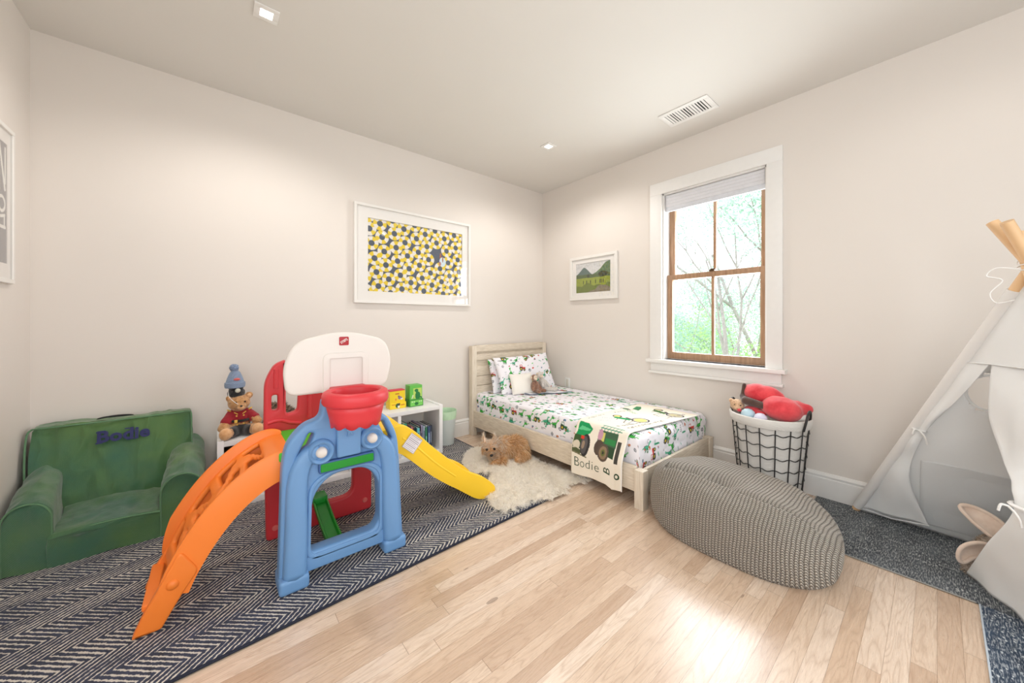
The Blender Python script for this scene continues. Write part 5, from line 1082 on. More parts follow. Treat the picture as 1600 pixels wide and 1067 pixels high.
blob('body', [ell((mx, my, ZB + 0.072), (0.042, 0.038, 0.070), (0, -0.35, 0)), ell((mx - 0.045, my - 0.005, ZB + 0.168), (0.036, 0.032, 0.034)), cap((mx - 0.03, my - 0.02, ZB + 0.105), (mx - 0.05, my - 0.05, ZB + 0.06), 0.014, 0.012), cap((mx + 0.02, my - 0.02, ZB + 0.10), (mx + 0.045, my - 0.05, ZB + 0.05), 0.014, 0.013),
      cap((mx + 0.02, my - 0.01, ZB + 0.022), (mx + 0.125, my - 0.075, ZB + 0.017), 0.022, 0.017), cap((mx + 0.01, my - 0.02, ZB + 0.022), (mx + 0.075, my - 0.105, ZB + 0.017), 0.021, 0.016)], M_lamb, lb, 0.004, 2, 0.002, 90, flat=ZB)
blob('muzzle', [ell((mx - 0.052, my - 0.036, ZB + 0.158), (0.020, 0.016, 0.015))], M_face, lb, 0.003, 1)
for s in (-1, 1):
    blob('ear', [ell((mx - 0.045 + s * 0.036, my - 0.004, ZB + 0.182), (0.017, 0.007, 0.011), (0, -s * 0.5, 0))], M_face, lb, 0.003, 1); blob('eye', [ell((mx - 0.050 + s * 0.014, my - 0.040, ZB + 0.172), 0.0035)], M_blk, lb, 0.0015, 0)
# folded comforter cloth under them
cv = Canvas(-0.21, -0.10, 0.21, 0.10, 0.01, srgb(232, 232, 234)); L = cv.loc(0, 0); cv.put((np.abs(cv.V) > 0.085) | (np.abs(cv.U) > 0.19), srgb(132, 142, 160)); cv.ell(L, 0.0, -0.03, 0.03, 0.02, srgb(150, 170, 190)); cv.ell(L, 0.1, 0.02, 0.03, 0.02, srgb(170, 180, 170))
cc = sheet('comforter_cloth', cv, lambda U, V: (2.56 + U * 0.96 - V * 0.25, 2.57 + V * 0.96 - U * 0.45, 0.4295 + 0.004 * np.sin(U * 22) * np.cos(V * 30) + 0.001), painted('soft_cotton', 0.9)); tag(cc, 'small white cloth with grey blue edge lying under the plush monkey and lamb', 'cloth')
m = cc.modifiers.new('t', 'SOLIDIFY'); m.thickness = 0.004; m.offset = 1; d_ = mesh_of(cc); cc.modifiers.clear(); cc.data = d_

# ================================================================ sheepskin and dog
poly = [(1.757, 2.64), (1.60, 2.55), (1.50, 2.43), (1.44, 2.28), (1.48, 2.18), (1.575, 2.13), (1.44, 2.02), (1.34, 1.87), (1.29, 1.72), (1.34, 1.62), (1.50, 1.63), (1.66, 1.57), (1.78, 1.57), (1.90, 1.63), (2.03, 1.575), (2.11, 1.61), (2.07, 1.72), (2.03, 1.88), (2.04, 2.2), (2.06, 2.45), (1.95, 2.62)]
poly = [(p.x, p.y) for p in smoothpath([(a, b, 0) for a, b in poly], 4, True)]
Pn = np.array(poly)
def inside(x, y):
    c = False; n = len(poly)
    for i in range(n):
        (x0, y0), (x1, y1) = poly[i - 1], poly[i]
        if (y0 > y) != (y1 > y) and x < (x1 - x0) * (y - y0) / (y1 - y0) + x0: c = not c
    return c
st_ = 0.02; xs = np.arange(1.26, 2.14, st_); ys = np.arange(1.54, 2.68, st_); V, F, idx = [], [], {}
for i, x_ in enumerate(xs):
    for j, y_ in enumerate(ys):
        if inside(x_, y_):
            d = np.min(np.hypot(Pn[:, 0] - x_, Pn[:, 1] - y_)); idx[i, j] = len(V)
            onrug = 0.0125 if x_ < 1.80 and y_ > 1.61 else 0.004
            V.append((x_, y_, onrug + 0.002 + 0.024 * min(1, d / 0.07) ** 0.6 + 0.008 * noise.noise(Vector((x_ * 9, y_ * 9, 0))) * min(1, d / 0.07)))
for (i, j), a in idx.items():
    q = [idx.get((i + 1, j)), idx.get((i + 1, j + 1)), idx.get((i, j + 1))]
    if None not in q: F.append((a, q[0], q[1], q[2]))
shp = thing('sheepskin_rug', (1.75, 2.0, RZ), 'cream sheepskin lying half on the herringbone rug beside the bed, under the dog', 'sheepskin')
hide = raw('hide', V, F, simple('cream_hide', (248, 242, 230), 0.95), shp)
strands('wool', hide, 52000, 0.040, 0.0017, lambda P, N: np.stack([np.sin(P[:, 1] * 13 + P[:, 0] * 5) * 0.5, -0.25 + np.cos(P[:, 0] * 15) * 0.4, 0 * P[:, 0]], 1), hairmat('wool_fibre', 0.5), shp,
        lambda P, r: np.array(srgb(255, 251, 244))[None] * r.uniform(0.94, 1.0, (len(P), 1)) * np.array([1, 1, 1])[None], curl=0.6, up=0.5, droop=0.5, seed=5, zmin=0.014)
dog = thing('terrier_dog', (1.80, 2.25, 0.04), 'small shaggy tan terrier dog lying on the sheepskin beside the bed, facing left', 'dog')
DZ = 0.045; hx, hy, hz = 1.688, 2.305, 0.135
M_dskin = simple('tan_dog_skin', (206, 158, 108), 0.9, 0.15)
body = blob('body', [ell((1.89, 2.22, DZ + 0.072), (0.105, 0.072, 0.080), (0, 0, -0.7)), ell((1.82, 2.27, DZ + 0.074), (0.11, 0.070, 0.078), (0, 0, -0.7)), ell((1.765, 2.305, DZ + 0.070), (0.065, 0.060, 0.070)), cap((1.765, 2.305, DZ + 0.085), (hx + 0.02, hy + 0.01, hz), 0.052, 0.048),
      ell((hx, hy, hz), (0.055, 0.055, 0.052)), cap((hx - 0.015, hy - 0.025, hz - 0.012), (hx - 0.040, hy - 0.070, hz - 0.028), 0.032, 0.021),
      cap((hx - 0.034, hy + 0.014, hz + 0.036), (hx - 0.044, hy + 0.016, hz + 0.098), 0.019, 0.006), cap((hx + 0.036, hy - 0.012, hz + 0.034), (hx + 0.050, hy - 0.016, hz + 0.090), 0.019, 0.006),
      cap((1.74, 2.27, DZ + 0.03), (1.655, 2.20, DZ + 0.012), 0.026, 0.018), cap((1.77, 2.25, DZ + 0.03), (1.715, 2.165, DZ + 0.012), 0.026, 0.018), ell((1.895, 2.145, DZ + 0.038), (0.055, 0.036, 0.040), (0, 0, -0.6)), cap((1.90, 2.13, DZ + 0.016), (1.83, 2.13, DZ + 0.012), 0.020, 0.015), cap((1.955, 2.19, DZ + 0.05), (1.985, 2.20, DZ + 0.02), 0.02, 0.012)], M_dskin, dog, 0.006, 3, flat=0.032)
TAN, LTAN, DTAN, SIL = np.array(srgb(226, 184, 132)), np.array(srgb(248, 226, 194)), np.array(srgb(166, 118, 76)), np.array(srgb(240, 234, 226))
def dogcol(P, r):
    n = len(P); c = np.tile(TAN, (n, 1)); k = r.random(n); c[k < 0.40] = LTAN; c[k > 0.85] = DTAN
    hd = np.hypot(P[:, 0] - hx, P[:, 1] - hy) < 0.10; top = hd & (P[:, 2] > hz + 0.015); kk = r.random(n); c[top & (kk < 0.55)] = SIL
    mz = np.hypot(P[:, 0] - hx + 0.035, P[:, 1] - hy + 0.055) < 0.045; c[mz & (kk < 0.7) & (P[:, 2] < hz)] = np.array(srgb(206, 190, 172)); nk = (np.hypot(P[:, 0] - 1.75, P[:, 1] - 2.27) < 0.06); c[nk & (kk < 0.3)] = SIL
    return c * r.uniform(0.85, 1.12, (n, 1))
def dogcomb(P, N):
    hd = np.hypot(P[:, 0] - hx, P[:, 1] - hy) < 0.080
    b = np.stack([0.55 + 0 * P[:, 0], -0.45 + 0 * P[:, 0], -0.9 + 0 * P[:, 0]], 1); out = P - np.array([hx - 0.01, hy - 0.03, hz]); out /= np.linalg.norm(out, axis=1)[:, None]; h = out + np.array([0, 0, -0.55]); e = P[:, 2] > hz + 0.055; h[e] = (-0.02, 0.02, 0.9)
    return np.where(hd[:, None], h, b)
def onhead(P): return np.linalg.norm((P - np.array([hx - 0.008, hy - 0.014, hz + 0.01])) / np.array([1, 1, 1.25]), axis=1) < 0.078
nosehole = lambda P: (np.linalg.norm(P - np.array([hx - 0.043, hy - 0.088, hz - 0.018]), axis=1) > 0.020)
co = strands('coat', body, 24000, 0.046, 0.0012, dogcomb, hairmat('dog_hair', 0.4), body, dogcol, curl=0.32, up=0.22, droop=0.15, seed=9, zmin=0.03, mask=lambda P, N: np.where(onhead(P), 0.02, 1.0))
strands('head_hair', body, 9000, 0.027, 0.0010, dogcomb, hairmat('dog_head_hair', 0.4), body, dogcol, curl=0.30, up=0.30, seed=10, zmin=0.03, mask=lambda P, N: np.where(onhead(P) & nosehole(P), 1.0, 0.0))
for s, (ex, ey) in ((-1, (hx - 0.050, hy - 0.038)), (1, (hx + 0.002, hy - 0.068))): blob('eye', [ell((ex, ey, hz + 0.010), 0.0105)], simple('dark_dog_eye', (20, 12, 8), 0.1), body, 0.003, 0)
blob('nose', [ell((hx - 0.050, hy - 0.100, hz - 0.018), (0.014, 0.011, 0.011))], simple('black_nose', (22, 20, 22), 0.3), body, 0.003, 1)
for ax_, ay_, dz_ in ((hx - 0.042, hy + 0.002, 0.070), (hx + 0.040, hy - 0.018, 0.062)): blob('ear_inside', [ell((ax_, ay_, hz + dz_), (0.009, 0.006, 0.024), (0, 0, 0.4))], simple('pale_ear_skin', (224, 196, 176), 0.8), body, 0.003, 1)

# ================================================================ crocheted floor pouf
def mat_crochet():
    g = G('taupe_crochet_yarn'); v = g.uv(); u, w, _ = g.xyz(v)
    wob = g.m('MULTIPLY', g.m('SUBTRACT', g.noise(v, 5.0, 2.0), 0.5), 0.02); u = g.m('ADD', u, wob)
    row = g.m('DIVIDE', u, 0.0140); fr = g.m('FRACT', row); rid = g.m('FLOOR', row); r = g.rnd(g.vec(rid, 2.0))
    d = g.m('ABSOLUTE', g.m('SUBTRACT', fr, 0.5)); prof = g.m('SQRT', g.m('MAXIMUM', g.m('SUBTRACT', 1.0, g.m('POWER', g.m('MULTIPLY', d, 2.05), 2.0)), 0.0))
    sgn = g.m('SUBTRACT', g.m('MULTIPLY', g.m('GREATER_THAN', fr, 0.5), 2.0), 1.0)
    st = g.m('FRACT', g.m('ADD', g.m('ADD', g.m('DIVIDE', w, 0.0130), g.m('MULTIPLY', d, 1.1)), r)); sd = g.m('ABSOLUTE', g.m('SUBTRACT', st, 0.5)); loop = g.m('SQRT', g.m('MAXIMUM', g.m('SUBTRACT', 1.0, g.m('POWER', g.m('MULTIPLY', sd, 2.25), 2.0)), 0.0))
    h = g.m('MULTIPLY', prof, loop); marl = g.noise(g.vec(g.m('MULTIPLY', u, 420.0), g.m('MULTIPLY', w, 260.0), 0.0), 1.0, 2.0, 0.7)
    c = g.ramp(g.m('ADD', g.m('MULTIPLY', h, 0.5), g.m('MULTIPLY', marl, 0.6)), [(0.18, srgb(52, 45, 38)), (0.45, srgb(122, 110, 96)), (0.85, srgb(206, 198, 186))])
    return g.pbr(c, 0.92, g.bump(h, 1.0, 0.010), Sheen_Weight=0.2)
pc = Vector((2.205, 0.665, 0)); nA, nZ = 220, 46; V, UV = [], []
prof_ = smoothpath([(0.955, 0, 0.0), (1.0, 0, 0.03), (1.035, 0, 0.10), (1.03, 0, 0.18), (0.985, 0, 0.245), (0.89, 0, 0.292), (0.74, 0, 0.315), (0.52, 0, 0.318), (0.28, 0, 0.315), (0.02, 0, 0.312)], 9)
for i, p in enumerate(prof_):
    for k in range(nA + 1):
        a = 2 * PI * k / nA; c_, s_ = math.cos(a), math.sin(a); e = 2.5
        R = 1 / ((abs(c_) / 0.355) ** e + (abs(s_) / 0.425) ** e) ** (1 / e)
        # narrower towards the near right end, fuller on the left
        R *= 1.0 + 0.06 * math.cos(a - 2.3) + 0.02 * math.cos(3 * a + 0.5) - 0.07 * max(0, math.cos(a + 1.1)) ** 2
        x, y = c_ * R * p.x, s_ * R * p.x; z = p.z
        tl = 0.90 + 0.13 * (y / 0.42) - 0.10 * (x / 0.36); z *= tl if z > 0.02 else 1
        X = pc.x + x; Y = pc.y + y
        top = max(0, 1 - abs(p.x) / 1.0)
        if z > 0.12:
            up = min(1, (z - 0.12) / 0.10)
            z -= up * (0.065 * math.exp(-(((X - 2.045) / 0.065) ** 2 + ((Y - 0.885) / 0.055) ** 2)) + 0.085 * math.exp(-(((X - 2.095) / 0.085) ** 2 + ((Y - 0.76) / 0.065) ** 2)))
            rl = X - (1.935 + 0.10 * (0.95 - Y) + 0.02 * math.sin(Y * 9)); z += up * (0.020 * math.exp(-(rl / 0.030) ** 2) - 0.040 * math.exp(-((rl - 0.06) / 0.038) ** 2)) * (0.30 < Y < 1.0) * min(1, max(0, Y - 0.30) / 0.1)
            z -= up * 0.035 * math.exp(-(((X - 2.20) / 0.18) ** 2 + ((Y - 0.36) / 0.12) ** 2))
        n_ = 0.012 * noise.noise(Vector((X * 5, Y * 5, z * 5)))
        if z > 0.02: x += n_ * c_; y += n_ * s_; z += n_
        V.append((pc.x + x, pc.y + y, max(0.0008, z)))
        UV.append((Y * 1.0 + 0.10 * abs(c_) * 0, 0.0))
V = np.array(V); UV = np.array(UV); n1 = nA + 1
UV[:, 0] = V[:, 1] * 0.96 + 0.04 * V[:, 2]; UV[:, 1] = V[:, 2] * 1.15 + V[:, 0] * 0.9
V2 = V.copy()
F = grid_faces(len(prof_), n1)
pf = raw('floor_pouf', V2, F, mat_crochet(), None, True, uv=UV)
bm = bmesh.new(); bm.from_mesh(pf.data); bmesh.ops.remove_doubles(bm, verts=bm.verts, dist=0.0005); bmesh.ops.recalc_face_normals(bm, faces=bm.faces); bm.to_mesh(pf.data); bm.free()
pf.data.polygons.foreach_set('use_smooth', [True] * len(pf.data.polygons))
tag(pf, 'large taupe crocheted floor pouf with dented top on the oak boards', 'pouf')

# ================================================================ wire laundry basket with liner and toys
kx, ky = 2.815, 0.715; M_wire = simple('black_wire_paint', (34, 32, 32), 0.45)
lbk = thing('laundry_basket', (kx, ky, 0), 'tall black wire laundry basket with off-white cloth liner against the right wall', 'basket')
Rz = lambda z: 0.165 + 0.045 * (z / 0.52); NV = 16
cage = tubes('wire_upright', [[Vector((kx + Rz(z) * math.cos(a), ky + Rz(z) * math.sin(a), z)) for z in (0.006, 0.26, 0.515)] for a in [2 * PI * 0.02]], 0.0032, M_wire, lbk, 6)
for k in range(1, NV):
    a = 2 * PI * (k + 0.02 * 16 / 16) / NV; tubes('wire_upright', [[Vector((kx + Rz(z) * math.cos(a), ky + Rz(z) * math.sin(a), z)) for z in (0.006, 0.26, 0.515)]], 0.0032, M_wire, lbk, 6)
for j, z in enumerate((0.008, 0.075, 0.15, 0.225, 0.30, 0.375, 0.45)):
    P = []
    for k in range(96):
        a = 2 * PI * k / 96; zz = z + (0.006 * math.cos(a * NV) if j else 0); P.append(Vector((kx + (Rz(z) + 0.002) * math.cos(a), ky + (Rz(z) + 0.002) * math.sin(a), zz)))
    tubes('wire_ring', [P], 0.0030, M_wire, lbk, 6, closed=True)
bm = bmesh.new(); R = []; M_lin = cloth('off_white_liner', (216, 212, 206), 0.9, 0.04, 900, 0.5, 0.6, 0.1)
for z, off in ((0.012, -0.06), (0.014, -0.012), (0.10, -0.010), (0.20, -0.009), (0.30, -0.010), (0.40, -0.008), (0.50, -0.005), (0.532, 0.001), (0.545, 0.008), (0.538, 0.015), (0.50, 0.013), (0.487, 0.010)):
    R.append([bm.verts.new((kx + (Rz(min(z, 0.52)) + off + 0.009 * noise.noise(Vector((math.cos(2 * PI * k / 72) * 2.4, math.sin(2 * PI * k / 72) * 2.4, z * 9))) * (off < 0)) * math.cos(2 * PI * k / 72), ky + (Rz(min(z, 0.52)) + off + 0.009 * noise.noise(Vector((math.cos(2 * PI * k / 72) * 2.4, math.sin(2 * PI * k / 72) * 2.4, z * 9))) * (off < 0)) * math.sin(2 * PI * k / 72), z)) for k in range(72)])
for A, B in zip(R, R[1:]):
    for k in range(72): bm.faces.new((A[k], A[(k + 1) % 72], B[(k + 1) % 72], B[k]))
bm.faces.new(R[0]); build('cloth_liner', bm, M_lin, lbk, True)
for s in (-1, 1):
    hy_ = ky + s * 0.213; hx_ = kx + (-0.06 if s < 0 else 0.02)
    tubes('handle', [smoothpath([(hx_ - 0.052, hy_ - s * 0.012, 0.49), (hx_ - 0.052, hy_, 0.545), (hx_ - 0.035, hy_ + s * 0.006, 0.592), (hx_, hy_ + s * 0.008, 0.606), (hx_ + 0.035, hy_ + s * 0.006, 0.585), (hx_ + 0.052, hy_, 0.545), (hx_ + 0.052, hy_ - s * 0.012, 0.49)], 5)], 0.0065, M_wire, lbk, 8)
# toys heaped in the basket
M_rp = fuzzy('coral_red_velour', (206, 46, 58), (232, 78, 84), 12, 0.35, 420); M_choc = fuzzy('chocolate_velour', (62, 42, 36), (88, 62, 52), 14, 0.35, 420)
g_ = 'soft toys heaped in the laundry basket'
o = blob('red_cushion', [ell((2.790, 0.640, 0.588), (0.108, 0.112, 0.078), (0.1, 0.05, 0)), ell((2.83, 0.600, 0.592), (0.075, 0.085, 0.058)), ell((2.84, 0.530, 0.602), (0.034, 0.040, 0.034))], M_rp, None, 0.007, 5, 0.006, 22); tag(o, 'puffy coral red velour cushion heaped on the right of the wire basket', 'cushion')
rt = thing('plush_toy', (2.84, 0.77, 0.62), 'red and chocolate brown velour plush toy on top of the basket heap', 'plush toy')
blob('body', [ell((2.835, 0.785, 0.655), (0.070, 0.080, 0.070), (0.30, 0.1, 0.0)), ell((2.84, 0.715, 0.645), (0.060, 0.095, 0.066), (0.5, 0, 0)), ell((2.845, 0.820, 0.680), (0.05, 0.045, 0.036), (0.2, 0, 0))], M_rp, rt, 0.006, 4, 0.003, 26)
blob('brown_trim', [cap((2.80, 0.865, 0.630), (2.82, 0.860, 0.710), 0.014, 0.014), cap((2.755, 0.83, 0.615), (2.735, 0.715, 0.600), 0.028, 0.022), cap((2.80, 0.865, 0.635), (2.765, 0.84, 0.612), 0.018, 0.022)], M_choc, rt, 0.006, 3)
bf = thing('plush_bear_head', (2.76, 0.885, 0.55), 'small tan plush bear peeking over the left rim of the wire basket', 'plush toy')
blob('head', [ell((2.76, 0.885, 0.575), (0.042, 0.042, 0.040)), ell((2.748, 0.918, 0.603), (0.014, 0.014, 0.014)), ell((2.775, 0.850, 0.612), (0.014, 0.014, 0.014)), ell((2.73, 0.870, 0.560), (0.022, 0.022, 0.018))], fuzzy('honey_plush', (196, 150, 112), (232, 196, 158), 80), bf, 0.005, 2, 0.003, 90)
blob('mouth', [ell((2.715, 0.858, 0.552), (0.010, 0.014, 0.012))], M_rp, bf, 0.003, 1)
for yy in (0.852, 0.888): blob('eye', [ell((2.722, yy, 0.583), 0.0045)], M_blk, bf, 0.002, 0)
turned('toy_ball', [(0.001, -0.045), (0.02, -0.040), (0.036, -0.027), (0.045, 0.0), (0.036, 0.027), (0.02, 0.040), (0.001, 0.045)], (2.715, 0.805, 0.528), simple('pale_blue_ball', (186, 214, 226), 0.4), None, 32); tag(bpy.data.objects['toy_ball'], 'pale blue toy ball in the basket below the tan bear', 'ball')
o = turned('toy_ball', [(0.001, -0.040), (0.018, -0.036), (0.032, -0.024), (0.040, 0.0), (0.032, 0.024), (0.018, 0.036), (0.001, 0.040)], (2.685, 0.728, 0.522), simple('lilac_white_ball', (214, 214, 232), 0.4), None, 32); tag(o, 'white lilac toy ball at the front rim of the basket', 'ball')
o = blob('folded_cloth', [ell((2.885, 0.70, 0.585), (0.045, 0.05, 0.05)), ell((2.82, 0.548, 0.55), (0.045, 0.035, 0.035))], cloth('white_muslin', (226, 224, 220), 0.9), None, 0.007, 4, 0.004, 30); tag(o, 'crumpled white cloth tucked behind the red cushion in the basket', 'cloth')
o = blob('red_sock_toy', [ell((2.775, 0.785, 0.555), (0.055, 0.060, 0.032)), ell((2.74, 0.745, 0.548), (0.030, 0.040, 0.022))], fuzzy('deep_red_velour', (176, 34, 46), (204, 56, 64), 14, 0.35, 420), None, 0.006, 3, 0.003, 30); tag(o, 'deep red velour piece under the brown trim in the basket', 'soft toy')

# ================================================================ play tent
g = G('sheer_white_tent_cotton'); v = g.obj(); x, y, z = g.xyz(v)
wv = g.m('MULTIPLY', g.m('SINE', g.m('MULTIPLY', z, 2400.0)), g.m('SINE', g.m('MULTIPLY', g.m('ADD', x, y), 2400.0)))
b1 = g.node('ShaderNodeBsdfDiffuse', {'Color': (*srgb(250, 250, 249), 1), 'Normal': g.bump(g.m('ADD', g.m('MULTIPLY', wv, 0.05), g.noise(v, 6.0, 4.0)), 0.35, 0.02)}); b2 = g.node('ShaderNodeBsdfTranslucent', {'Color': (*srgb(250, 251, 251), 1)})
mx_ = g.node('ShaderNodeMixShader', {0: 0.24}); g.t.links.new(b1.outputs[0], mx_.inputs[1]); g.t.links.new(b2.outputs[0], mx_.inputs[2]); g.t.links.new(mx_.outputs[0], g.out.inputs[0]); M_tent = g.mat
M_pole = simple('pine_pole', (222, 184, 140), 0.5, 0.05, 12)
K = Vector((2.45, -0.238, 1.335)); PA, PB_, PC, PD = Vector((2.992, 0.318, 0.012)), Vector((2.0, -0.42, 0.012)), Vector((2.99, -0.76, 0.012)), Vector((2.28, -0.88, 0.012))
tp = thing('play_tent', (2.55, -0.35, 0.008), 'white cotton teepee play tent with tied-back door flaps against the right wall', 'tent')
tz = lambda P, z: K.lerp(P, (K.z - z) / (K.z - P.z))
offs = {0: Vector((0.012, 0.012, 0)), 1: Vector((-0.014, 0.004, 0)), 2: Vector((0.010, -0.014, 0)), 3: Vector((-0.010, -0.014, 0))}
for i, (P, ext) in enumerate(((PA, 0.10), (PB_, 0.13), (PC, 0.155), (PD, 0.17))):
    d = K + offs[i] - P; o = tubes('pole', [[P, K + offs[i], P + d * (1 + ext)]], 0.0185, M_pole, tp, 16)
for i, P in enumerate((PA, PB_, PC, PD)): tubes('pole_sleeve', [[P.lerp(K + offs[i], f_) for f_ in (0.015, 0.5, 0.955)]], 0.0225, M_tent, tp, 14)
tubes('pole_cord', [smoothpath([K + Vector((0.035 * math.cos(a), 0.035 * math.sin(a), 0.02 + 0.012 * math.sin(2 * a) + 0.03 * (a / 9))) for a in np.linspace(0, 12.5, 40)], 2)], 0.002, M_trim, tp, 5)
tubes('cord_bow', [smoothpath([K + Vector(q) for q in ((-0.02, 0.03, 0.02), (-0.03, 0.085, 0.03), (-0.03, 0.11, 0.0), (-0.02, 0.07, -0.02), (-0.02, 0.10, -0.07), (-0.02, 0.085, -0.11), (-0.01, 0.04, -0.10))], 5)], 0.0022, M_trim, tp, 5)
def on(P, t): return K.lerp(P, t)
def cloth_sheet(name, left, right, parent, nu=30, sag=0.01, wr=0.006, seed=0.0, hole=None, ws=7.0, label=None, mat=None):
    """left/right: lists of points top to bottom; cloth is ruled between them, with soft wrinkles"""
    Lp, Rp = smoothpath(left, 10), smoothpath(right, 10); n = min(len(Lp), len(Rp)); N_ = 60
    def at(P, t): f = t * (len(P) - 1); i = min(int(f), len(P) - 2); return P[i].lerp(P[i + 1], f - i)
    nm = (Rp[-1] - Lp[0]).cross(Lp[-1] - Lp[0]).normalized(); V = []
    for i in range(nu + 1):
        for j in range(N_ + 1):
            a, b = at(Lp, j / N_), at(Rp, j / N_); u = i / nu; p = a.lerp(b, u); w_ = 4 * u * (1 - u)
            p = p + nm * (-sag * w_ * math.sin(PI * j / N_) + wr * w_ ** 0.5 * noise.noise(Vector((p.x * ws, p.y * ws, p.z * ws * 0.5 + seed)))); p.z = max(p.z, 0.012); p.x = min(p.x, 3.03); V.append(p)
    F = [tuple(f) for f in grid_faces(nu + 1, N_ + 1)]
    if hole:
        hc_, hr = hole; F = [f for f in F if (lambda c: ((c - hc_) * Vector((1, 1 / 0.8, 1 / 1.15))).length > hr)(sum((V[k] for k in f), Vector()) / 4)]
    o = raw(name, V, F, mat or M_tent, parent, True, label); m = o.modifiers.new('t', 'SOLIDIFY'); m.thickness = 0.0015; d_ = mesh_of(o); o.modifiers.clear(); o.data = d_
    return o
tz = lambda P, z: K.lerp(P, (K.z - z) / (K.z - P.z))
ZS = 0.965
# upper collar on the door side, and the three closed sides
cloth_sheet('door_collar', [tz(PA, 1.30), tz(PA, 1.13), tz(PA, ZS)], [tz(PB_, 1.30), tz(PB_, 1.13), tz(PB_, ZS)], tp, 20, 0.004, 0.004)
hcn = on(PA, 0.5).lerp(on(PC, 0.5), 0.0)
hole_c = Vector((2.657, -0.152, 0.828))
cloth_sheet('wall_side', [tz(PA, 1.28), tz(PA, 0.6), tz(PA, 0.012)], [tz(PC, 1.28), tz(PC, 0.6), tz(PC, 0.012)], tp, 60, 0.008, 0.012, 3.0, (hole_c, 0.085), 5.0, label='cloth side by the wall with round window')
cloth_sheet('rear_side', [tz(PC, 1.28), tz(PC, 0.6), tz(PC, 0.012)], [tz(PD, 1.28), tz(PD, 0.6), tz(PD, 0.012)], tp, 24, 0.01, 0.01, 5.0)
cloth_sheet('near_side', [tz(PD, 1.28), tz(PD, 0.6), tz(PD, 0.012)], [tz(PB_, 1.28), tz(PB_, 0.6), tz(PB_, 0.012)], tp, 24, 0.01, 0.01, 7.0)
S = Vector((2.517, -0.143, ZS + 0.005)); tieL = tz(PA, 0.60) + Vector((-0.012, -0.012, 0)); tieR = Vector((2.205, -0.192, 0.49))
cloth_sheet('door_flap', [tz(PA, ZS), tz(PA, 0.8), tz(PA, 0.60), tz(PA, 0.35), tz(PA, 0.03)], [S, Vector((2.61, -0.065, 0.80)), tieL + Vector((-0.018, -0.022, 0.0)), Vector((2.82, 0.095, 0.33)), Vector((2.885, 0.030, 0.075))], tp, 26, 0.012, 0.022, 1.0, None, 11.0, label='left door flap tied back')
cloth_sheet('door_flap', [S + Vector((-0.004, -0.004, 0)), Vector((2.50, -0.140, 0.86)), Vector((2.49, -0.140, 0.74)), Vector((2.42, -0.168, 0.60)), tieR + Vector((0.0, 0.012, 0)), Vector((2.36, -0.125, 0.26)), Vector((2.545, -0.082, 0.04))],
            [tz(PB_, ZS), tz(PB_, 0.86), tz(PB_, 0.72), tz(PB_, 0.60), Vector((2.14, -0.25, 0.485)), tz(PB_, 0.24), Vector((2.03, -0.36, 0.014))], tp, 30, 0.02, 0.030, 2.0, None, 9.0, label='right door flap tied back')
tubes('tie_ribbon', [[tieL + Vector((0.022 * math.cos(a), 0.022 * math.sin(a), 0.004 * math.sin(a))) for a in np.linspace(0, 2 * PI, 14)][:-1]], 0.006, M_trim, tp, 6, True)
tubes('tie_ribbon', [[tieR + Vector((-0.01, -0.02, 0)) + Vector((0.036 * math.cos(a), 0.045 * math.sin(a), 0.006 * math.sin(a))) for a in np.linspace(0, 2 * PI, 14)][:-1]], 0.007, M_trim, tp, 6, True)
for q in (tieL, tieR + Vector((-0.01, 0.03, 0))):
    tubes('ribbon_end', [smoothpath([q + Vector((-0.02, 0.0, 0.0)), q + Vector((-0.034, -0.012, -0.012)), q + Vector((-0.034, -0.022, -0.035)), q + Vector((-0.03, -0.026, -0.06))], 4)], 0.004, M_trim, tp, 6)
    tubes('ribbon_end', [smoothpath([q + Vector((-0.02, 0.0, 0.0)), q + Vector((-0.03, 0.016, 0.004)), q + Vector((-0.032, 0.022, -0.02))], 4)], 0.004, M_trim, tp, 6)
tubes('seam_binding', [[tz(PA, ZS) + Vector((-0.003, 0.003, 0)), S + Vector((-0.006, 0.004, 0)), tz(PB_, ZS) + Vector((-0.003, 0.003, 0))]], 0.003, M_tent, tp, 6)
tubes('hem', [[tz(PA, 0.03), Vector((2.95, 0.17, 0.03)), Vector((2.885, 0.030, 0.075))]], 0.0035, M_tent, tp, 6)
rimh = []
nrm_ = (PA - K).cross(PC - K).normalized()
for k in range(28):
    a = 2 * PI * k / 28; p = hole_c + Vector((0, 0.8 * 0.085 * math.cos(a), 1.15 * 0.085 * math.sin(a))); p = p - nrm_ * ((p - K).dot(nrm_)); rimh.append(p)
tubes('window_binding', [rimh], 0.006, M_tent, tp, 6, True)
# inner pocket panel sewn on the wall side
def wallpt(y, z, o=0.012):
    p = Vector((2.8, y, z)); d = (p - K).dot(nrm_) / nrm_.x; p.x -= d; return p - Vector((o, 0, 0))
cloth_sheet('inner_pocket', [wallpt(0.055, 0.43), wallpt(0.06, 0.25), wallpt(0.065, 0.05)], [wallpt(-0.36, 0.43), wallpt(-0.37, 0.25), wallpt(-0.38, 0.05)], tp, 24, -0.012, 0.014, 9.0, None, 8.0)

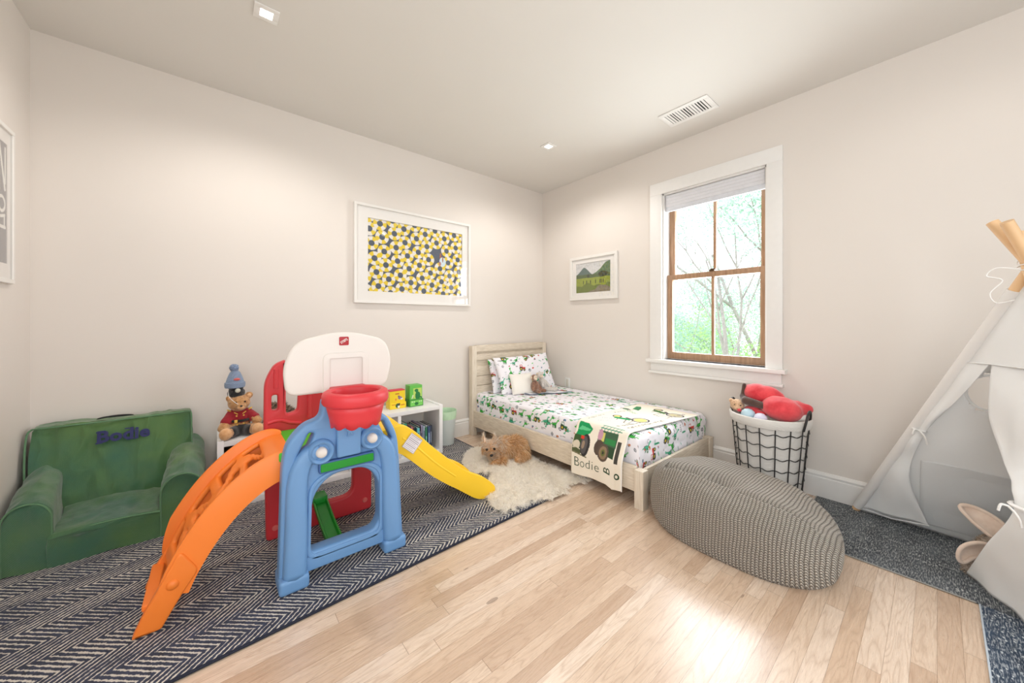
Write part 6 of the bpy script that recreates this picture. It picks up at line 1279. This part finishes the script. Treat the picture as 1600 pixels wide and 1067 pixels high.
# ================================================================ plush rabbit in the tent doorway
pr = thing('plush_rabbit', (2.66, -0.20, 0.008), 'grey beige plush rabbit with long pink lined ears behind the right tent flap', 'plush toy')
M_rab = fuzzy('grey_beige_plush', (150, 132, 116), (196, 182, 168), 90); M_lining = fuzzy('pale_pink_ear_velour', (226, 200, 180), (240, 220, 204), 18, 0.15, 420)
rb_ = blob('body', [ell((2.66, -0.235, 0.09), (0.09, 0.085, 0.085)), ell((2.665, -0.175, 0.125), (0.075, 0.065, 0.068)), cap((2.62, -0.16, 0.08), (2.60, -0.10, 0.045), 0.035, 0.028)], M_rab, pr, 0.007, 3, 0.003, 60, flat=0.010)
def ear(P, w, nrm, t=0.016):
    """leaf-shaped ear: furry back, smooth lining, rolled edge"""
    P = smoothpath(P, 6); n = len(P); nrm = Vector(nrm).normalized(); bmA, bmB = bmesh.new(), bmesh.new(); A_, B_ = [], []
    for i, p in enumerate(P):
        s = i / (n - 1); tn = (P[min(n - 1, i + 1)] - P[max(0, i - 1)]).normalized(); wd = nrm.cross(tn).normalized(); hw = w * (math.sin(PI * (0.14 + 0.84 * s)) ** 0.8) + 0.001
        A_.append([bmA.verts.new(p + wd * hw * math.cos(a) - nrm * (t * abs(math.sin(a)) * (hw / w) if a > 0.001 and a < PI - 0.001 else 0)) for a in np.linspace(0, PI, 9)])
        B_.append([bmB.verts.new(p + wd * hw * q * 0.98 + nrm * (t * (0.9 * q * q - 0.35) * (hw / w))) for q in np.linspace(-1, 1, 9)])
    for bm_, R_ in ((bmA, A_), (bmB, B_)):
        for X_, Y_ in zip(R_, R_[1:]):
            for k in range(8): bm_.faces.new((X_[k], X_[k + 1], Y_[k + 1], Y_[k]))
    e = build('ear', bmA, M_rab, pr, True); build('ear_lining', bmB, M_lining, e, True)
    L_ = []
    for i, p in enumerate(P):
        s = i / (n - 1); tn = (P[min(n - 1, i + 1)] - P[max(0, i - 1)]).normalized(); wd = nrm.cross(tn).normalized(); hw = w * (math.sin(PI * (0.14 + 0.84 * s)) ** 0.8) + 0.001; L_.append((p + wd * hw + nrm * t * 0.4, p - wd * hw + nrm * t * 0.4))
    tubes('ear_rim', [[a for a, b in L_] + [b for a, b in L_[::-1]]], 0.008, M_lining, e, 8)
ear([(2.67, -0.205, 0.165), (2.69, -0.165, 0.215), (2.71, -0.115, 0.25), (2.72, -0.068, 0.272)], 0.040, (-0.75, -0.35, 0.45))
ear([(2.60, -0.165, 0.13), (2.59, -0.125, 0.145), (2.575, -0.085, 0.125), (2.57, -0.065, 0.075)], 0.036, (-0.8, -0.5, -0.15))
strands('fur', rb_, 7000, 0.016, 0.0009, (-0.3, 0.3, -0.4), painted('rabbit_fur', 0.9), rb_, lambda P, r: np.array(srgb(176, 158, 140))[None] * r.uniform(0.6, 1.2, (len(P), 1)), up=0.7, seed=12)
